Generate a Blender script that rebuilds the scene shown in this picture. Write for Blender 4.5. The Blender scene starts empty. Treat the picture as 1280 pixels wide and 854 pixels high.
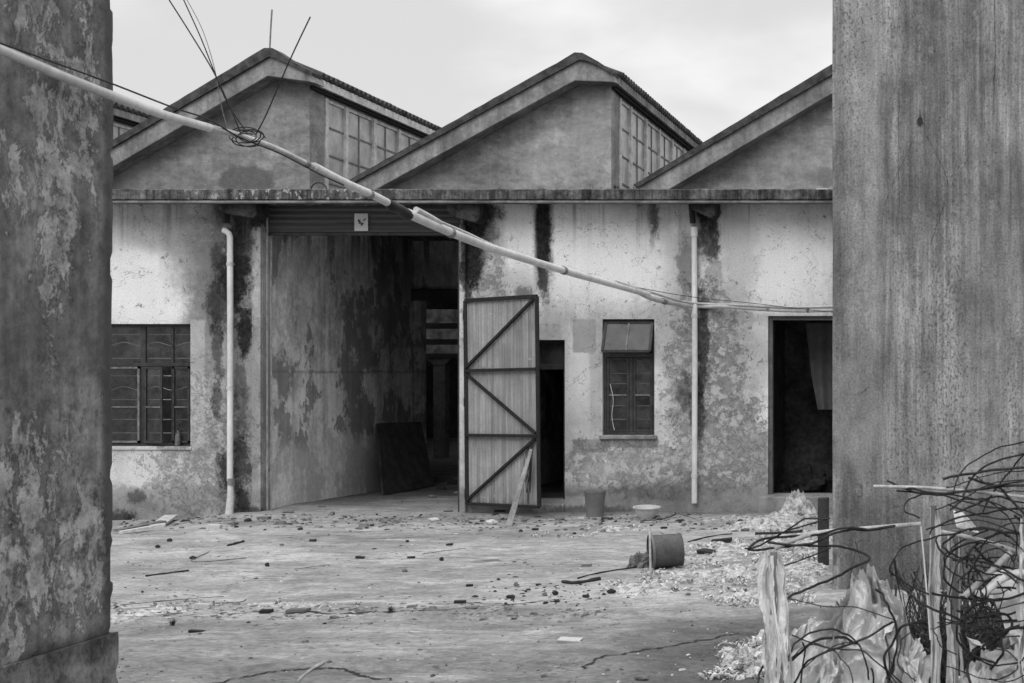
import bpy, bmesh, math, random
from mathutils import Vector, Matrix, noise as mn
random.seed(7)
R = math.radians
S = bpy.context.scene
col = S.collection
F = 1778.0            # focal length in photo pixels (50 mm on 36 mm, 1280 wide)
VX, VY = 1208.0, 465.0
EYE = 1.66
D = 16.93             # facade plane
G = 21.8              # hall gable plane
KD = F / D
def W(x, y, Y):       # measured picture point at depth Y -> metres
    return Vector(((x - VX) / F * Y, Y, EYE + (VY - y) / F * Y))
def FX(x, Y=D): return (x - VX) / F * Y
def FZ(y, Y=D): return EYE + (VY - y) / F * Y

# ------------------------------------------------------------------ ground height
def sst(a, b, v):
    t = max(0.0, min(1.0, (v - a) / (b - a))); return t * t * (3 - 2 * t)
def gz(X, Y):
    z = 0.0
    z -= 0.10 * sst(-8.2, -9.6, X) * sst(12.5, 16.5, Y)
    z -= 0.04 * sst(18, 21, Y)
    z += 0.030 * mn.noise(Vector((X * .35, Y * .35, 1.3)))
    z += 0.016 * mn.noise(Vector((X * 1.3, Y * 1.6, 5.3)))
    z += 0.006 * mn.noise(Vector((X * 5, Y * 6, 2.3)))
    z += 0.003 * mn.noise(Vector((X * 14, Y * 16, 2.3)))
    e = 9.75 + .22 * mn.noise(Vector((X * .8, 3.1, 0))) + .06 * mn.noise(Vector((X * 4, 7.1, 0)))
    z -= 0.022 * sst(e + .06, e - .03, Y)
    e2 = 8.15 + .35 * mn.noise(Vector((X * .9, 9.1, 0))) + .05 * mn.noise(Vector((X * 5, 1.1, 0))) + .12 * (X + 3)
    if X > -4.2: z -= 0.018 * sst(e2 + .04, e2 - .02, Y)
    return z
def GP(x, y, dz=0.0):  # picture point on the ground -> metres
    Y = F * EYE / (y - VY); X = (x - VX) / F * Y
    for k in range(3):
        Y = F * (EYE - gz(X, Y)) / (y - VY); X = (x - VX) / F * Y
    return Vector((X, Y, gz(X, Y) + dz))

# ------------------------------------------------------------------ object helpers
def tag(o, label=None, cat=None, group=None, kind=None):
    if label: o['label'] = label
    if cat: o['category'] = cat
    if group: o['group'] = group
    if kind: o['kind'] = kind
    return o
def empty(name, loc=(0, 0, 0)):
    o = bpy.data.objects.new(name, None); col.objects.link(o); o.location = loc; o.empty_display_size = .2
    return o
class MB:
    def __init__(s): s.v = []; s.f = []
    def quad(s, *p):
        n = len(s.v); s.v += [Vector(q) for q in p]; s.f.append(tuple(range(n, n + len(p))))
    def box(s, a, b):
        x0, y0, z0 = a; x1, y1, z1 = b
        n = len(s.v)
        s.v += [Vector(p) for p in ((x0,y0,z0),(x1,y0,z0),(x1,y1,z0),(x0,y1,z0),(x0,y0,z1),(x1,y0,z1),(x1,y1,z1),(x0,y1,z1))]
        for f in ((0,3,2,1),(4,5,6,7),(0,1,5,4),(1,2,6,5),(2,3,7,6),(3,0,4,7)): s.f.append(tuple(n + i for i in f))
    def prism(s, pts, y0, y1):            # pts (X,Z) outline extruded along Y
        n = len(s.v); k = len(pts)
        s.v += [Vector((p[0], y0, p[1])) for p in pts] + [Vector((p[0], y1, p[1])) for p in pts]
        s.f.append(tuple(n + i for i in range(k))); s.f.append(tuple(n + k + i for i in reversed(range(k))))
        for i in range(k):
            j = (i + 1) % k; s.f.append((n + i, n + k + i, n + k + j, n + j))
    def bar(s, p, q, w, h=None, up=(0, 0, 1)):   # rectangular bar from p to q
        p = Vector(p); q = Vector(q); h = h or w
        d = (q - p).normalized(); u = Vector(up)
        if abs(d.dot(u)) > .95: u = Vector((0, 1, 0))
        r = d.cross(u).normalized(); u = r.cross(d).normalized()
        n = len(s.v)
        for c in (p, q):
            for a, b in ((-1,-1),(1,-1),(1,1),(-1,1)): s.v.append(c + r * (a * w / 2) + u * (b * h / 2))
        for f in ((0,1,2,3),(7,6,5,4),(0,4,5,1),(1,5,6,2),(2,6,7,3),(3,7,4,0)): s.f.append(tuple(n + i for i in f))
    def tube(s, pts, r, seg=8, caps=True):
        pts = [Vector(p) for p in pts]; m = len(pts)
        rr = list(r) if isinstance(r, (list, tuple)) else [r] * m
        if len(rr) != m:
            k0 = rr; rr = []
            for i in range(m):
                f = i / (m - 1) * (len(k0) - 1); a = min(int(f), len(k0) - 2); rr.append(k0[a] + (k0[a + 1] - k0[a]) * (f - a))
        prev = None; n0 = len(s.v)
        for i, p in enumerate(pts):
            d = (pts[min(i + 1, m - 1)] - pts[max(i - 1, 0)])
            d = d.normalized() if d.length > 1e-9 else Vector((0, 0, 1))
            if prev is None:
                a = Vector((0, 0, 1)) if abs(d.z) < .9 else Vector((1, 0, 0))
                u = d.cross(a).normalized()
            else:
                u = (prev - d * prev.dot(d)).normalized()
            prev = u; w = d.cross(u)
            for k in range(seg):
                t = 2 * math.pi * k / seg
                s.v.append(p + (u * math.cos(t) + w * math.sin(t)) * rr[i])
        for i in range(m - 1):
            for k in range(seg):
                a = n0 + i * seg + k; b = n0 + i * seg + (k + 1) % seg
                s.f.append((a, b, b + seg, a + seg))
        if caps:
            s.f.append(tuple(n0 + k for k in reversed(range(seg)))); s.f.append(tuple(n0 + (m - 1) * seg + k for k in range(seg)))
    def lathe(s, prof, c, axis=(0, 0, 1), seg=28, caps=True):     # prof: (radius, height)
        a = Vector(axis).normalized(); t = Vector((1, 0, 0)) if abs(a.x) < .8 else Vector((0, 0, 1))
        u = a.cross(t).normalized(); w = a.cross(u); c = Vector(c); n0 = len(s.v)
        for r_, h in prof:
            for k in range(seg):
                q = 2 * math.pi * k / seg
                s.v.append(c + a * h + (u * math.cos(q) + w * math.sin(q)) * r_)
        for i in range(len(prof) - 1):
            for k in range(seg):
                p = n0 + i * seg + k; q = n0 + i * seg + (k + 1) % seg
                s.f.append((p, q, q + seg, p + seg))
        if caps: s.f.append(tuple(n0 + k for k in range(seg)))
    def build(s, name, mat, parent=None, smooth=False, bevel=0, origin=None):
        me = bpy.data.meshes.new(name)
        off = Vector(origin) if origin is not None else Vector((0, 0, 0))
        me.from_pydata([v - off for v in s.v], [], s.f); me.update()
        bm = bmesh.new(); bm.from_mesh(me); bmesh.ops.recalc_face_normals(bm, faces=bm.faces); bm.to_mesh(me); bm.free()
        me.materials.append(mat)
        if smooth:
            for p in me.polygons: p.use_smooth = True
            me.set_sharp_from_angle(angle=R(40))
        o = bpy.data.objects.new(name, me); col.objects.link(o)
        if parent is not None:
            o.parent = parent
            wp = Vector(parent.get('_o', (0, 0, 0)))
            o.location = off - wp
        else: o.location = off
        if bevel:
            b = o.modifiers.new('bevel', 'BEVEL'); b.width = bevel; b.segments = 2; b.limit_method = 'ANGLE'
        return o
def smooth_path(pts, n=8):
    pts = [Vector(p) for p in pts]; out = []
    for i in range(len(pts) - 1):
        p0 = pts[max(i - 1, 0)]; p1 = pts[i]; p2 = pts[i + 1]; p3 = pts[min(i + 2, len(pts) - 1)]
        for k in range(n):
            t = k / n
            out.append(.5 * ((2 * p1) + (-p0 + p2) * t + (2 * p0 - 5 * p1 + 4 * p2 - p3) * t * t + (-p0 + 3 * p1 - 3 * p2 + p3) * t ** 3))
    out.append(pts[-1]); return out
def wall_holes(mb, x0, x1, z0, z1, holes, y0, y1):   # wall in the XZ plane, y0 front, y1 back, real openings
    xs = sorted(set([x0, x1] + [h[0] for h in holes] + [h[1] for h in holes]))
    zs = sorted(set([z0, z1] + [h[2] for h in holes] + [h[3] for h in holes]))
    def solid(i, j):
        if i < 0 or j < 0 or i >= len(xs) - 1 or j >= len(zs) - 1: return False
        cx = (xs[i] + xs[i + 1]) / 2; cz = (zs[j] + zs[j + 1]) / 2
        return not any(h[0] < cx < h[1] and h[2] < cz < h[3] for h in holes)
    for i in range(len(xs) - 1):
        for j in range(len(zs) - 1):
            if not solid(i, j): continue
            a, b, c, d = xs[i], xs[i + 1], zs[j], zs[j + 1]
            mb.quad((a,y0,c),(b,y0,c),(b,y0,d),(a,y0,d)); mb.quad((a,y1,c),(a,y1,d),(b,y1,d),(b,y1,c))
            if not solid(i - 1, j): mb.quad((a,y0,c),(a,y0,d),(a,y1,d),(a,y1,c))
            if not solid(i + 1, j): mb.quad((b,y0,c),(b,y1,c),(b,y1,d),(b,y0,d))
            if not solid(i, j - 1): mb.quad((a,y0,c),(a,y1,c),(b,y1,c),(b,y0,c))
            if not solid(i, j + 1): mb.quad((a,y0,d),(b,y0,d),(b,y1,d),(a,y1,d))

# ------------------------------------------------------------------ node helpers
class NT:
    def __init__(s, name):
        s.m = bpy.data.materials.new(name); s.m.use_nodes = True; s.t = s.m.node_tree; s.n = s.t.nodes
        s.n.clear(); s.out = s.n.new('ShaderNodeOutputMaterial')
        s.b = s.n.new('ShaderNodeBsdfPrincipled'); s.t.links.new(s.b.outputs[0], s.out.inputs[0])
        s.geo = s.n.new('ShaderNodeNewGeometry'); s.P = s.geo.outputs['Position']
    def put(s, sock, v):
        if hasattr(v, 'links'): s.t.links.new(v, sock)
        else: sock.default_value = v
    def m_(s, op, a, b=0.0, c=None, clamp=False):
        n = s.n.new('ShaderNodeMath'); n.operation = op; n.use_clamp = clamp
        s.put(n.inputs[0], a); s.put(n.inputs[1], b)
        if c is not None: s.put(n.inputs[2], c)
        return n.outputs[0]
    def v_(s, op, a, b=None, c=None):
        n = s.n.new('ShaderNodeVectorMath'); n.operation = op
        s.put(n.inputs[0], a)
        if b is not None: s.put(n.inputs[1], b)
        if c is not None: s.put(n.inputs[2], c)
        return n.outputs['Value'] if op in ('LENGTH', 'DOT_PRODUCT') else n.outputs[0]
    def noise(s, vec, scale, detail=6, rough=.6, dist=0, color=False):
        n = s.n.new('ShaderNodeTexNoise'); s.put(n.inputs['Vector'], vec)
        n.inputs['Scale'].default_value = scale; n.inputs['Detail'].default_value = detail
        n.inputs['Roughness'].default_value = rough; n.inputs['Distortion'].default_value = dist
        return n.outputs[1] if color else n.outputs[0]
    def voro(s, vec, scale, feature='F1'):
        n = s.n.new('ShaderNodeTexVoronoi'); n.feature = feature; s.put(n.inputs['Vector'], vec); n.inputs['Scale'].default_value = scale
        return n.outputs[0]
    def mr(s, v, a, b, c=0.0, d=1.0):
        n = s.n.new('ShaderNodeMapRange'); n.interpolation_type = 'SMOOTHSTEP'
        s.put(n.inputs[0], v)
        for i, q in enumerate((a, b, c, d)): s.put(n.inputs[i + 1], q)
        return n.outputs[0]
    def mix(s, a, b, f):
        n = s.n.new('ShaderNodeMix'); n.data_type = 'FLOAT'
        s.put(n.inputs[0], f); s.put(n.inputs[2], a); s.put(n.inputs[3], b); return n.outputs[0]
    def sc(s, vec, x, y, z): return s.v_('MULTIPLY', vec, (x, y, z))
    def sep(s, vec):
        n = s.n.new('ShaderNodeSeparateXYZ'); s.put(n.inputs[0], vec); return n.outputs
    def uv(s, k, warp=10, wscale=1.6, eye=EYE):      # (u, Y, v) in wall units, warped
        p = s.v_('MULTIPLY_ADD', s.P, (k, 0.0, -k), (VX, 0.0, VY + eye * k))
        w = s.v_('SUBTRACT', s.noise(s.P, wscale, 6, .65, color=True), (.5, .5, .5))
        return s.v_('MULTIPLY_ADD', w, (warp * 2.5, 0.0, warp * 2.5), p)
    def blob(s, uv, c, r, soft=.5, brk=None, k=.8):
        d = s.v_('LENGTH', s.v_('MULTIPLY_ADD', uv, (1 / r[0], 0.0, 1 / r[1]), (-c[0] / r[0], 0.0, -c[1] / r[1])))
        if brk is not None: d = s.m_('MULTIPLY_ADD', brk, k, d)
        return s.mr(d, 1 + soft, 1 - soft)
    def band(s, v, a, b, soft):
        return s.m_('MULTIPLY', s.mr(v, a - soft, a + soft), s.mr(v, b + soft, b - soft))
    def done(s, val, rough=.9, bump=None, bd=.004, bs=1.0, spec=.25, metal=0):
        v = s.m_('MAXIMUM', val, .012)
        c = s.n.new('ShaderNodeCombineColor')
        for i in range(3): s.put(c.inputs[i], v)
        s.t.links.new(c.outputs[0], s.b.inputs['Base Color'])
        s.put(s.b.inputs['Roughness'], rough); s.b.inputs['Specular IOR Level'].default_value = spec
        s.b.inputs['Metallic'].default_value = metal
        if bump is not None:
            n = s.n.new('ShaderNodeBump'); n.inputs['Distance'].default_value = bd; n.inputs['Strength'].default_value = bs
            s.put(n.inputs['Height'], bump); s.t.links.new(n.outputs[0], s.b.inputs['Normal'])
        return s.m
M = {}
def simple(name, v, var=.3, scale=8, rough=.85, bd=.003, spec=.25, stretch=(1, 1, 1), metal=0, obj=False):
    t = NT(name)
    P = t.P
    if obj: P = t.n.new('ShaderNodeTexCoord').outputs['Object']
    P = t.sc(P, *stretch)
    a = t.noise(P, scale, 7, .65); b = t.noise(P, scale * 9, 4, .6)
    x = t.m_('MULTIPLY', v, t.mr(a, .3, .7, 1 - var, 1 + var))
    x = t.m_('MULTIPLY', x, t.mr(b, .3, .7, 1 - var * .5, 1 + var * .5))
    M[name] = t.done(x, rough, t.m_('ADD', a, t.m_('MULTIPLY', b, .3)), bd, .7, spec, metal); return M[name]

# facade plaster ----------------------------------------------------
def facade_mat():
    t = NT('facade_plaster')
    uv = t.uv(KD, 9, 1.7)
    uvr = t.uv(KD, 2.2, 5)
    raw = t.sep(t.v_('MULTIPLY_ADD', t.P, (KD, 0.0, -KD), (VX, 0.0, VY + EYE * KD)))
    u, v = raw[0], raw[2]
    big = t.noise(t.P, .75, 8, .62)
    mid = t.noise(t.P, 3.2, 9, .68)
    fine = t.noise(t.P, 16, 6, .7)
    grit = t.noise(t.P, 70, 3, .6)
    streak = t.noise(t.sc(t.P, 5.5, 5.5, .55), 1.0, 7, .65)
    brk = t.m_('SUBTRACT', t.m_('MULTIPLY_ADD', fine, 1.1, t.m_('MULTIPLY', mid, 1.5)), 1.3)
    x = t.mr(big, .33, .66, .36, .66)
    x = t.m_('MULTIPLY', x, t.mr(streak, .3, .7, .80, 1.13))
    x = t.m_('MULTIPLY', x, t.mr(mid, .3, .68, .84, 1.1))
    # brighter lime-wash zones
    for c, r, s_ in (((195, 370), (85, 46), .8), ((200, 325), (70, 14), .6), ((640, 300), (50, 60), .7), ((750, 320), (70, 60), .75), ((965, 330), (60, 75), .8),
                     ((690, 330), (30, 40), .6), ((724, 480), (20, 60), .6), ((800, 350), (60, 30), .5), ((190, 590), (50, 30), .45), ((930, 420), (30, 60), .4)):
        x = t.mix(x, .72, t.m_('MULTIPLY', t.blob(uv, c, r, .5, brk), s_))
    # soft grey damp zones
    for c, r, s_, val in (((300, 490), (70, 110), .75, .20), ((240, 300), (45, 35), .5, .28), ((250, 330), (40, 50), .7, .22), ((180, 285), (35, 20), .5, .34), ((170, 640), (90, 22), .7, .25),
                     ((262, 360), (26, 90), .8, .13), ((300, 560), (30, 90), .5, .14), ((250, 420), (25, 50), .5, .2), ((830, 610), (120, 16), .5, .18), ((890, 610), (60, 26), .6, .15), ((245, 600), (45, 50), .6, .28), ((905, 470), (40, 110), .75, .21), ((855, 430), (22, 120), .55, .26), ((925, 330), (22, 70), .5, .3), ((790, 540), (70, 22), .5, .3),
                     ((610, 330), (20, 80), .65, .24), ((640, 360), (45, 22), .5, .3), ((690, 400), (22, 22), .6, .25), ((850, 600), (60, 30), .5, .25), ((940, 590), (30, 60), .6, .24), ((730, 560), (20, 60), .3, .3)):
        x = t.mix(x, val, t.m_('MULTIPLY', t.blob(uv, c, r, .55, brk), s_))
    # flaking low zone
    low = t.m_('MULTIPLY', t.mr(v, 520, 580), t.mr(v, 640, 590))
    zone = t.m_('MULTIPLY', low, t.blob(uv, (835, 580), (135, 60), .4))
    zone = t.m_('MAXIMUM', zone, t.blob(uv, (880, 470), (50, 110), .5)); zone = t.m_('MAXIMUM', zone, t.blob(uv, (930, 540), (30, 50), .5)); zone = t.m_('MAXIMUM', zone, t.m_('MULTIPLY', t.blob(uv, (600, 350), (30, 60), .5), .8))
    zone = t.m_('MAXIMUM', zone, t.m_('MULTIPLY', t.blob(uv, (250, 560), (70, 90), .5), .8))
    pn = t.noise(t.P, 7.5, 10, .8)
    flake = t.mr(t.m_('MULTIPLY_ADD', zone, .17, pn), .60, .63)
    x = t.mix(x, t.mr(fine, .3, .7, .10, .26), t.m_('MULTIPLY', flake, t.mr(mid, .3, .7, .35, .9)))
    pale = t.m_('MULTIPLY', zone, t.mr(t.noise(t.sc(t.P, 1, 1, 1), 9, 8, .75), .50, .56))
    x = t.mix(x, .55, t.m_('MULTIPLY', pale, .6))
    # base course
    x = t.mix(x, t.mr(mid, .3, .7, .13, .26), t.m_('MULTIPLY', t.mr(t.m_('MULTIPLY_ADD', brk, 22, v), 602, 616), .82))
    # clean rectangular cement repairs
    def rect(x0, x1, y0, y1, val, st):
        nonlocal x
        q = t.sep(uvr)
        mk = t.m_('MULTIPLY', t.band(q[0], x0, x1, 1.5), t.band(q[2], y0, y1, 1.5))
        x = t.mix(x, t.m_('MULTIPLY', val, t.mr(mid, .3, .7, .85, 1.15)), t.m_('MULTIPLY', mk, st))
    rect(716, 745, 399, 441, .26, .75); rect(752, 822, 545, 560, .20, .85); rect(716, 760, 549, 566, .2, .75)
    rect(738, 752, 440, 540, .33, .5); rect(308, 325, 385, 640, .25, .6); rect(706, 738, 620, 640, .42, .5)
    rect(940, 958, 540, 640, .27, .6); rect(238, 256, 400, 560, .47, .5)
    mb_ = t.m_('MULTIPLY', t.m_('SUBTRACT', t.noise(t.sc(t.P, 1.2, 1, .8), 8, 12, .84), .5), 4.2)
    # black mould under gutters and along pipes
    for c, r, s_, k in (((296, 345), (19, 40), 1, .7), ((280, 375), (20, 40), .8, 1.1), ((306, 415), (11, 32), 1, .5), ((300, 300), (16, 24), .9, .8), ((273, 318), (10, 14), .6, 1), ((320, 270), (12, 16), .9, .6),
                        ((272, 440), (7, 40), .7, 1.2), ((282, 590), (12, 28), .85, 1.3), ((302, 580), (11, 40), .8, 1.2), ((270, 500), (6, 24), .6, 1.3), ((303, 625), (8, 16), .9, .4), ((303, 500), (9, 50), .55, 1.1),
                        ((597, 275), (18, 22), 1, .6), ((590, 315), (12, 48), 1, .6), ((583, 350), (5, 30), .7, .8), ((612, 290), (12, 16), .6, 1.2), ((610, 265), (20, 10), .8, .7),
                        ((680, 285), (9, 34), 1.0, .45), ((679, 345), (7, 32), .85, .7), ((884, 268), (16, 14), 1, .5), ((886, 300), (13, 26), .75, .8), ((893, 340), (9, 40), .4, 1.1),
                        ((858, 335), (9, 42), .5, 1.4), ((876, 440), (8, 70), .8, 1.1), ((872, 520), (10, 40), .7, 1.3), ((880, 380), (7, 30), .6, 1.2), ((816, 268), (6, 16), .5, 1), ((815, 290), (4, 20), .35, 1), ((855, 490), (9, 26), .6, 1.4),
                        ((170, 620), (14, 8), .6, 1.6), ((150, 650), (20, 12), .8, 1), ((825, 615), (60, 9), .3, 1.2), ((740, 640), (60, 8), .6, 1), ((310, 640), (20, 10), .8, 1), ((655, 370), (12, 12), .6, 1)):
        x = t.mix(x, t.mr(fine, .3, .7, .008, .035), t.m_('MULTIPLY', t.blob(uv, c, r, .34, mb_, .45 + k * .45), min(1, s_ * 1.05)))
    for a, b, v0, v1, s_, sf in ((669, 690, 320, 375, 1, 5), (577, 606, 300, 370, 1, 5), (270, 326, 262, 300, .8, 6), (874, 900, 285, 325, .85, 5), (809, 823, 275, 300, .6, 4), (293, 318, 300, 460, .85, 8), (268, 284, 330, 400, .6, 10), (866, 874, 380, 560, .5, 5)):
        mk = t.m_('MULTIPLY', t.band(t.m_('MULTIPLY_ADD', mb_, 6, u), a, b, sf), t.mr(t.m_('MULTIPLY_ADD', mb_, 26, v), v1, v0))
        x = t.mix(x, t.mr(fine, .3, .7, .006, .03), t.m_('MULTIPLY', mk, s_))
    # thin drip line under the canopy
    drip = t.m_('MULTIPLY', t.mr(t.noise(t.sc(t.P, 9, 9, .25), 1.0, 6, .7), .52, .66), t.mr(v, 330, 255))
    x = t.mix(x, .12, t.m_('MULTIPLY', drip, .6))
    # cracks
    cr = t.m_('ABSOLUTE', t.m_('SUBTRACT', t.noise(t.P, 1.3, 5, .6, .4), .5))
    x = t.mix(x, .08, t.m_('MULTIPLY', t.mr(cr, .0035, .001), .5))
    # black pits
    pit = t.mr(t.noise(t.P, 34, 2, .4), .70, .74)
    x = t.mix(x, .05, t.m_('MULTIPLY', pit, .4))
    x = t.m_('MULTIPLY', x, t.mr(grit, .25, .75, .86, 1.12))
    h = t.m_('SUBTRACT', t.m_('MULTIPLY_ADD', fine, .35, t.m_('MULTIPLY', mid, .6)), t.m_('MULTIPLY', flake, .35))
    h = t.m_('MULTIPLY_ADD', grit, .15, h)
    M['facade'] = t.done(x, .93, h, .012, .9, .12)
facade_mat()

def passage_mat():
    t = NT('passage_plaster')
    mid = t.noise(t.P, 1.7, 9, .68); fine = t.noise(t.P, 14, 6, .7)
    streak = t.noise(t.sc(t.P, 3.5, 3.5, .35), 1.0, 6, .65)
    s = t.sep(t.P)
    x = t.mr(mid, .38, .62, .55, .95)
    x = t.m_('MULTIPLY', x, t.mr(streak, .32, .68, .62, 1.25))
    peel = t.mr(t.noise(t.sc(t.P, 1, 1, .8), 1.05, 11, .68, .2), .51, .53)
    x = t.m_('MULTIPLY', x, t.mr(t.m_('ABSOLUTE', t.m_('SUBTRACT', t.m_('MULTIPLY_ADD', mid, .12, s[2]), 1.72)), .0, .03, .6, 1.0))
    x = t.mix(x, .20, t.m_('MULTIPLY', peel, t.mr(fine, .3, .7, .62, .88)))
    x = t.mix(x, .95, t.m_('MULTIPLY', t.mr(t.noise(t.sc(t.P, 1, 1, .9), 2.0, 11, .72, .2), .56, .60), .45))
    x = t.mix(x, .05, t.m_('MULTIPLY', t.m_('MULTIPLY', t.mr(t.m_('MULTIPLY_ADD', mid, 1.2, s[2]), 3.1, 4.2), t.mr(streak, .48, .6)), .8))
    x = t.mix(x, .80, t.m_('MULTIPLY', t.mr(t.m_('MULTIPLY_ADD', mid, .6, s[2]), 1.15, .85), .55))
    x = t.m_('MULTIPLY', x, t.mr(s[1], 21.4, 18.5, .40, 1.1))  # shade painted in: plaster darkens toward the far end of the passage
    x = t.m_('MULTIPLY', x, t.mr(fine, .25, .75, .8, 1.2))
    M['passage'] = t.done(x, .93, t.m_('MULTIPLY_ADD', fine, .4, t.m_('MULTIPLY', peel, -.5)), .01, .8, .1)
passage_mat()

def gable_mat():
    t = NT('gable_plaster'); KG = F / G
    uv = t.uv(KG, 6, 1.5)
    big = t.noise(t.P, .8, 8, .6); mid = t.noise(t.sc(t.P, 1, 1, 1.6), 3, 9, .66); fine = t.noise(t.P, 18, 5, .7)
    streak = t.noise(t.sc(t.P, 6, 6, .5), 1.0, 6, .6)
    x = t.mr(big, .35, .65, .18, .29)
    x = t.m_('MULTIPLY', x, t.mr(t.noise(t.sc(t.P, 1, 1, 2.2), 2.2, 11, .75, .3), .35, .65, .74, 1.26))
    x = t.m_('MULTIPLY', x, t.mr(mid, .3, .7, .85, 1.15)); x = t.m_('MULTIPLY', x, t.mr(streak, .3, .7, .88, 1.12))
    brk = t.m_('SUBTRACT', mid, .5)
    for c, r, val, s_ in (((310, 228), (33, 21), .11, .9), ((740, 170), (22, 40), .31, .6), ((690, 205), (40, 20), .28, .5), ((1032, 222), (12, 13), .14, .6), ((350, 130), (40, 20), .27, .4), ((150, 215), (40, 25), .30, .5),
                          ((520, 225), (30, 12), .3, .5), ((980, 210), (50, 30), .2, .3), ((440, 140), (30, 20), .25, .3)):
        x = t.mix(x, val, t.m_('MULTIPLY', t.blob(uv, c, r, .12 if val < .15 else .6, brk, .7), s_))
    cr = t.m_('ABSOLUTE', t.m_('SUBTRACT', t.noise(t.P, .9, 6, .6, .4), .5)); x = t.mix(x, .05, t.m_('MULTIPLY', t.mr(cr, .0022, .0006), .5))
    pit = t.mr(t.noise(t.P, 14, 3, .5), .735, .76)
    x = t.mix(x, .04, t.m_('MULTIPLY', pit, .5))
    x = t.m_('MULTIPLY', x, t.mr(fine, .25, .75, .85, 1.15))
    M['gable'] = t.done(x, .93, t.m_('MULTIPLY_ADD', fine, .4, mid), .01, .8, .1)
    t = NT('weathered_band')
    mid = t.noise(t.P, 2.2, 9, .66); fine = t.noise(t.P, 20, 5, .7); streak = t.noise(t.sc(t.P, 7, 7, .8), 1.0, 6, .65)
    x = t.mr(mid, .35, .65, .15, .28); x = t.m_('MULTIPLY', x, t.mr(streak, .3, .7, .75, 1.2)); x = t.m_('MULTIPLY', x, t.mr(fine, .25, .75, .82, 1.18))
    pit = t.mr(t.noise(t.P, 5, 6, .6), .66, .7); x = t.mix(x, .4, t.m_('MULTIPLY', pit, .5))
    M['band'] = t.done(x, .93, t.m_('MULTIPLY_ADD', fine, .4, mid), .01, .8, .1)
    t = NT('mossy_canopy')
    mid = t.noise(t.P, 3.5, 9, .7); fine = t.noise(t.P, 24, 6, .75); streak = t.noise(t.sc(t.P, 16, 16, 1.2), 1.0, 6, .7)
    x = t.mr(mid, .38, .66, .04, .11); x = t.m_('MULTIPLY', x, t.mr(streak, .3, .7, .35, 1.7)); x = t.m_('MULTIPLY', x, t.mr(fine, .3, .7, .65, 1.4))
    s = t.sep(t.P)
    dots = t.m_('MULTIPLY', t.mr(t.noise(t.sc(t.P, 1, 1, .6), 17, 4, .6), .56, .64), t.band(s[0], -9.0, -6.5, .8)); x = t.mix(x, .42, t.m_('MULTIPLY', dots, .7))
    M['canopy'] = t.done(x, .95, t.m_('MULTIPLY_ADD', fine, .6, streak), .012, .9, .1)
gable_mat()

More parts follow.
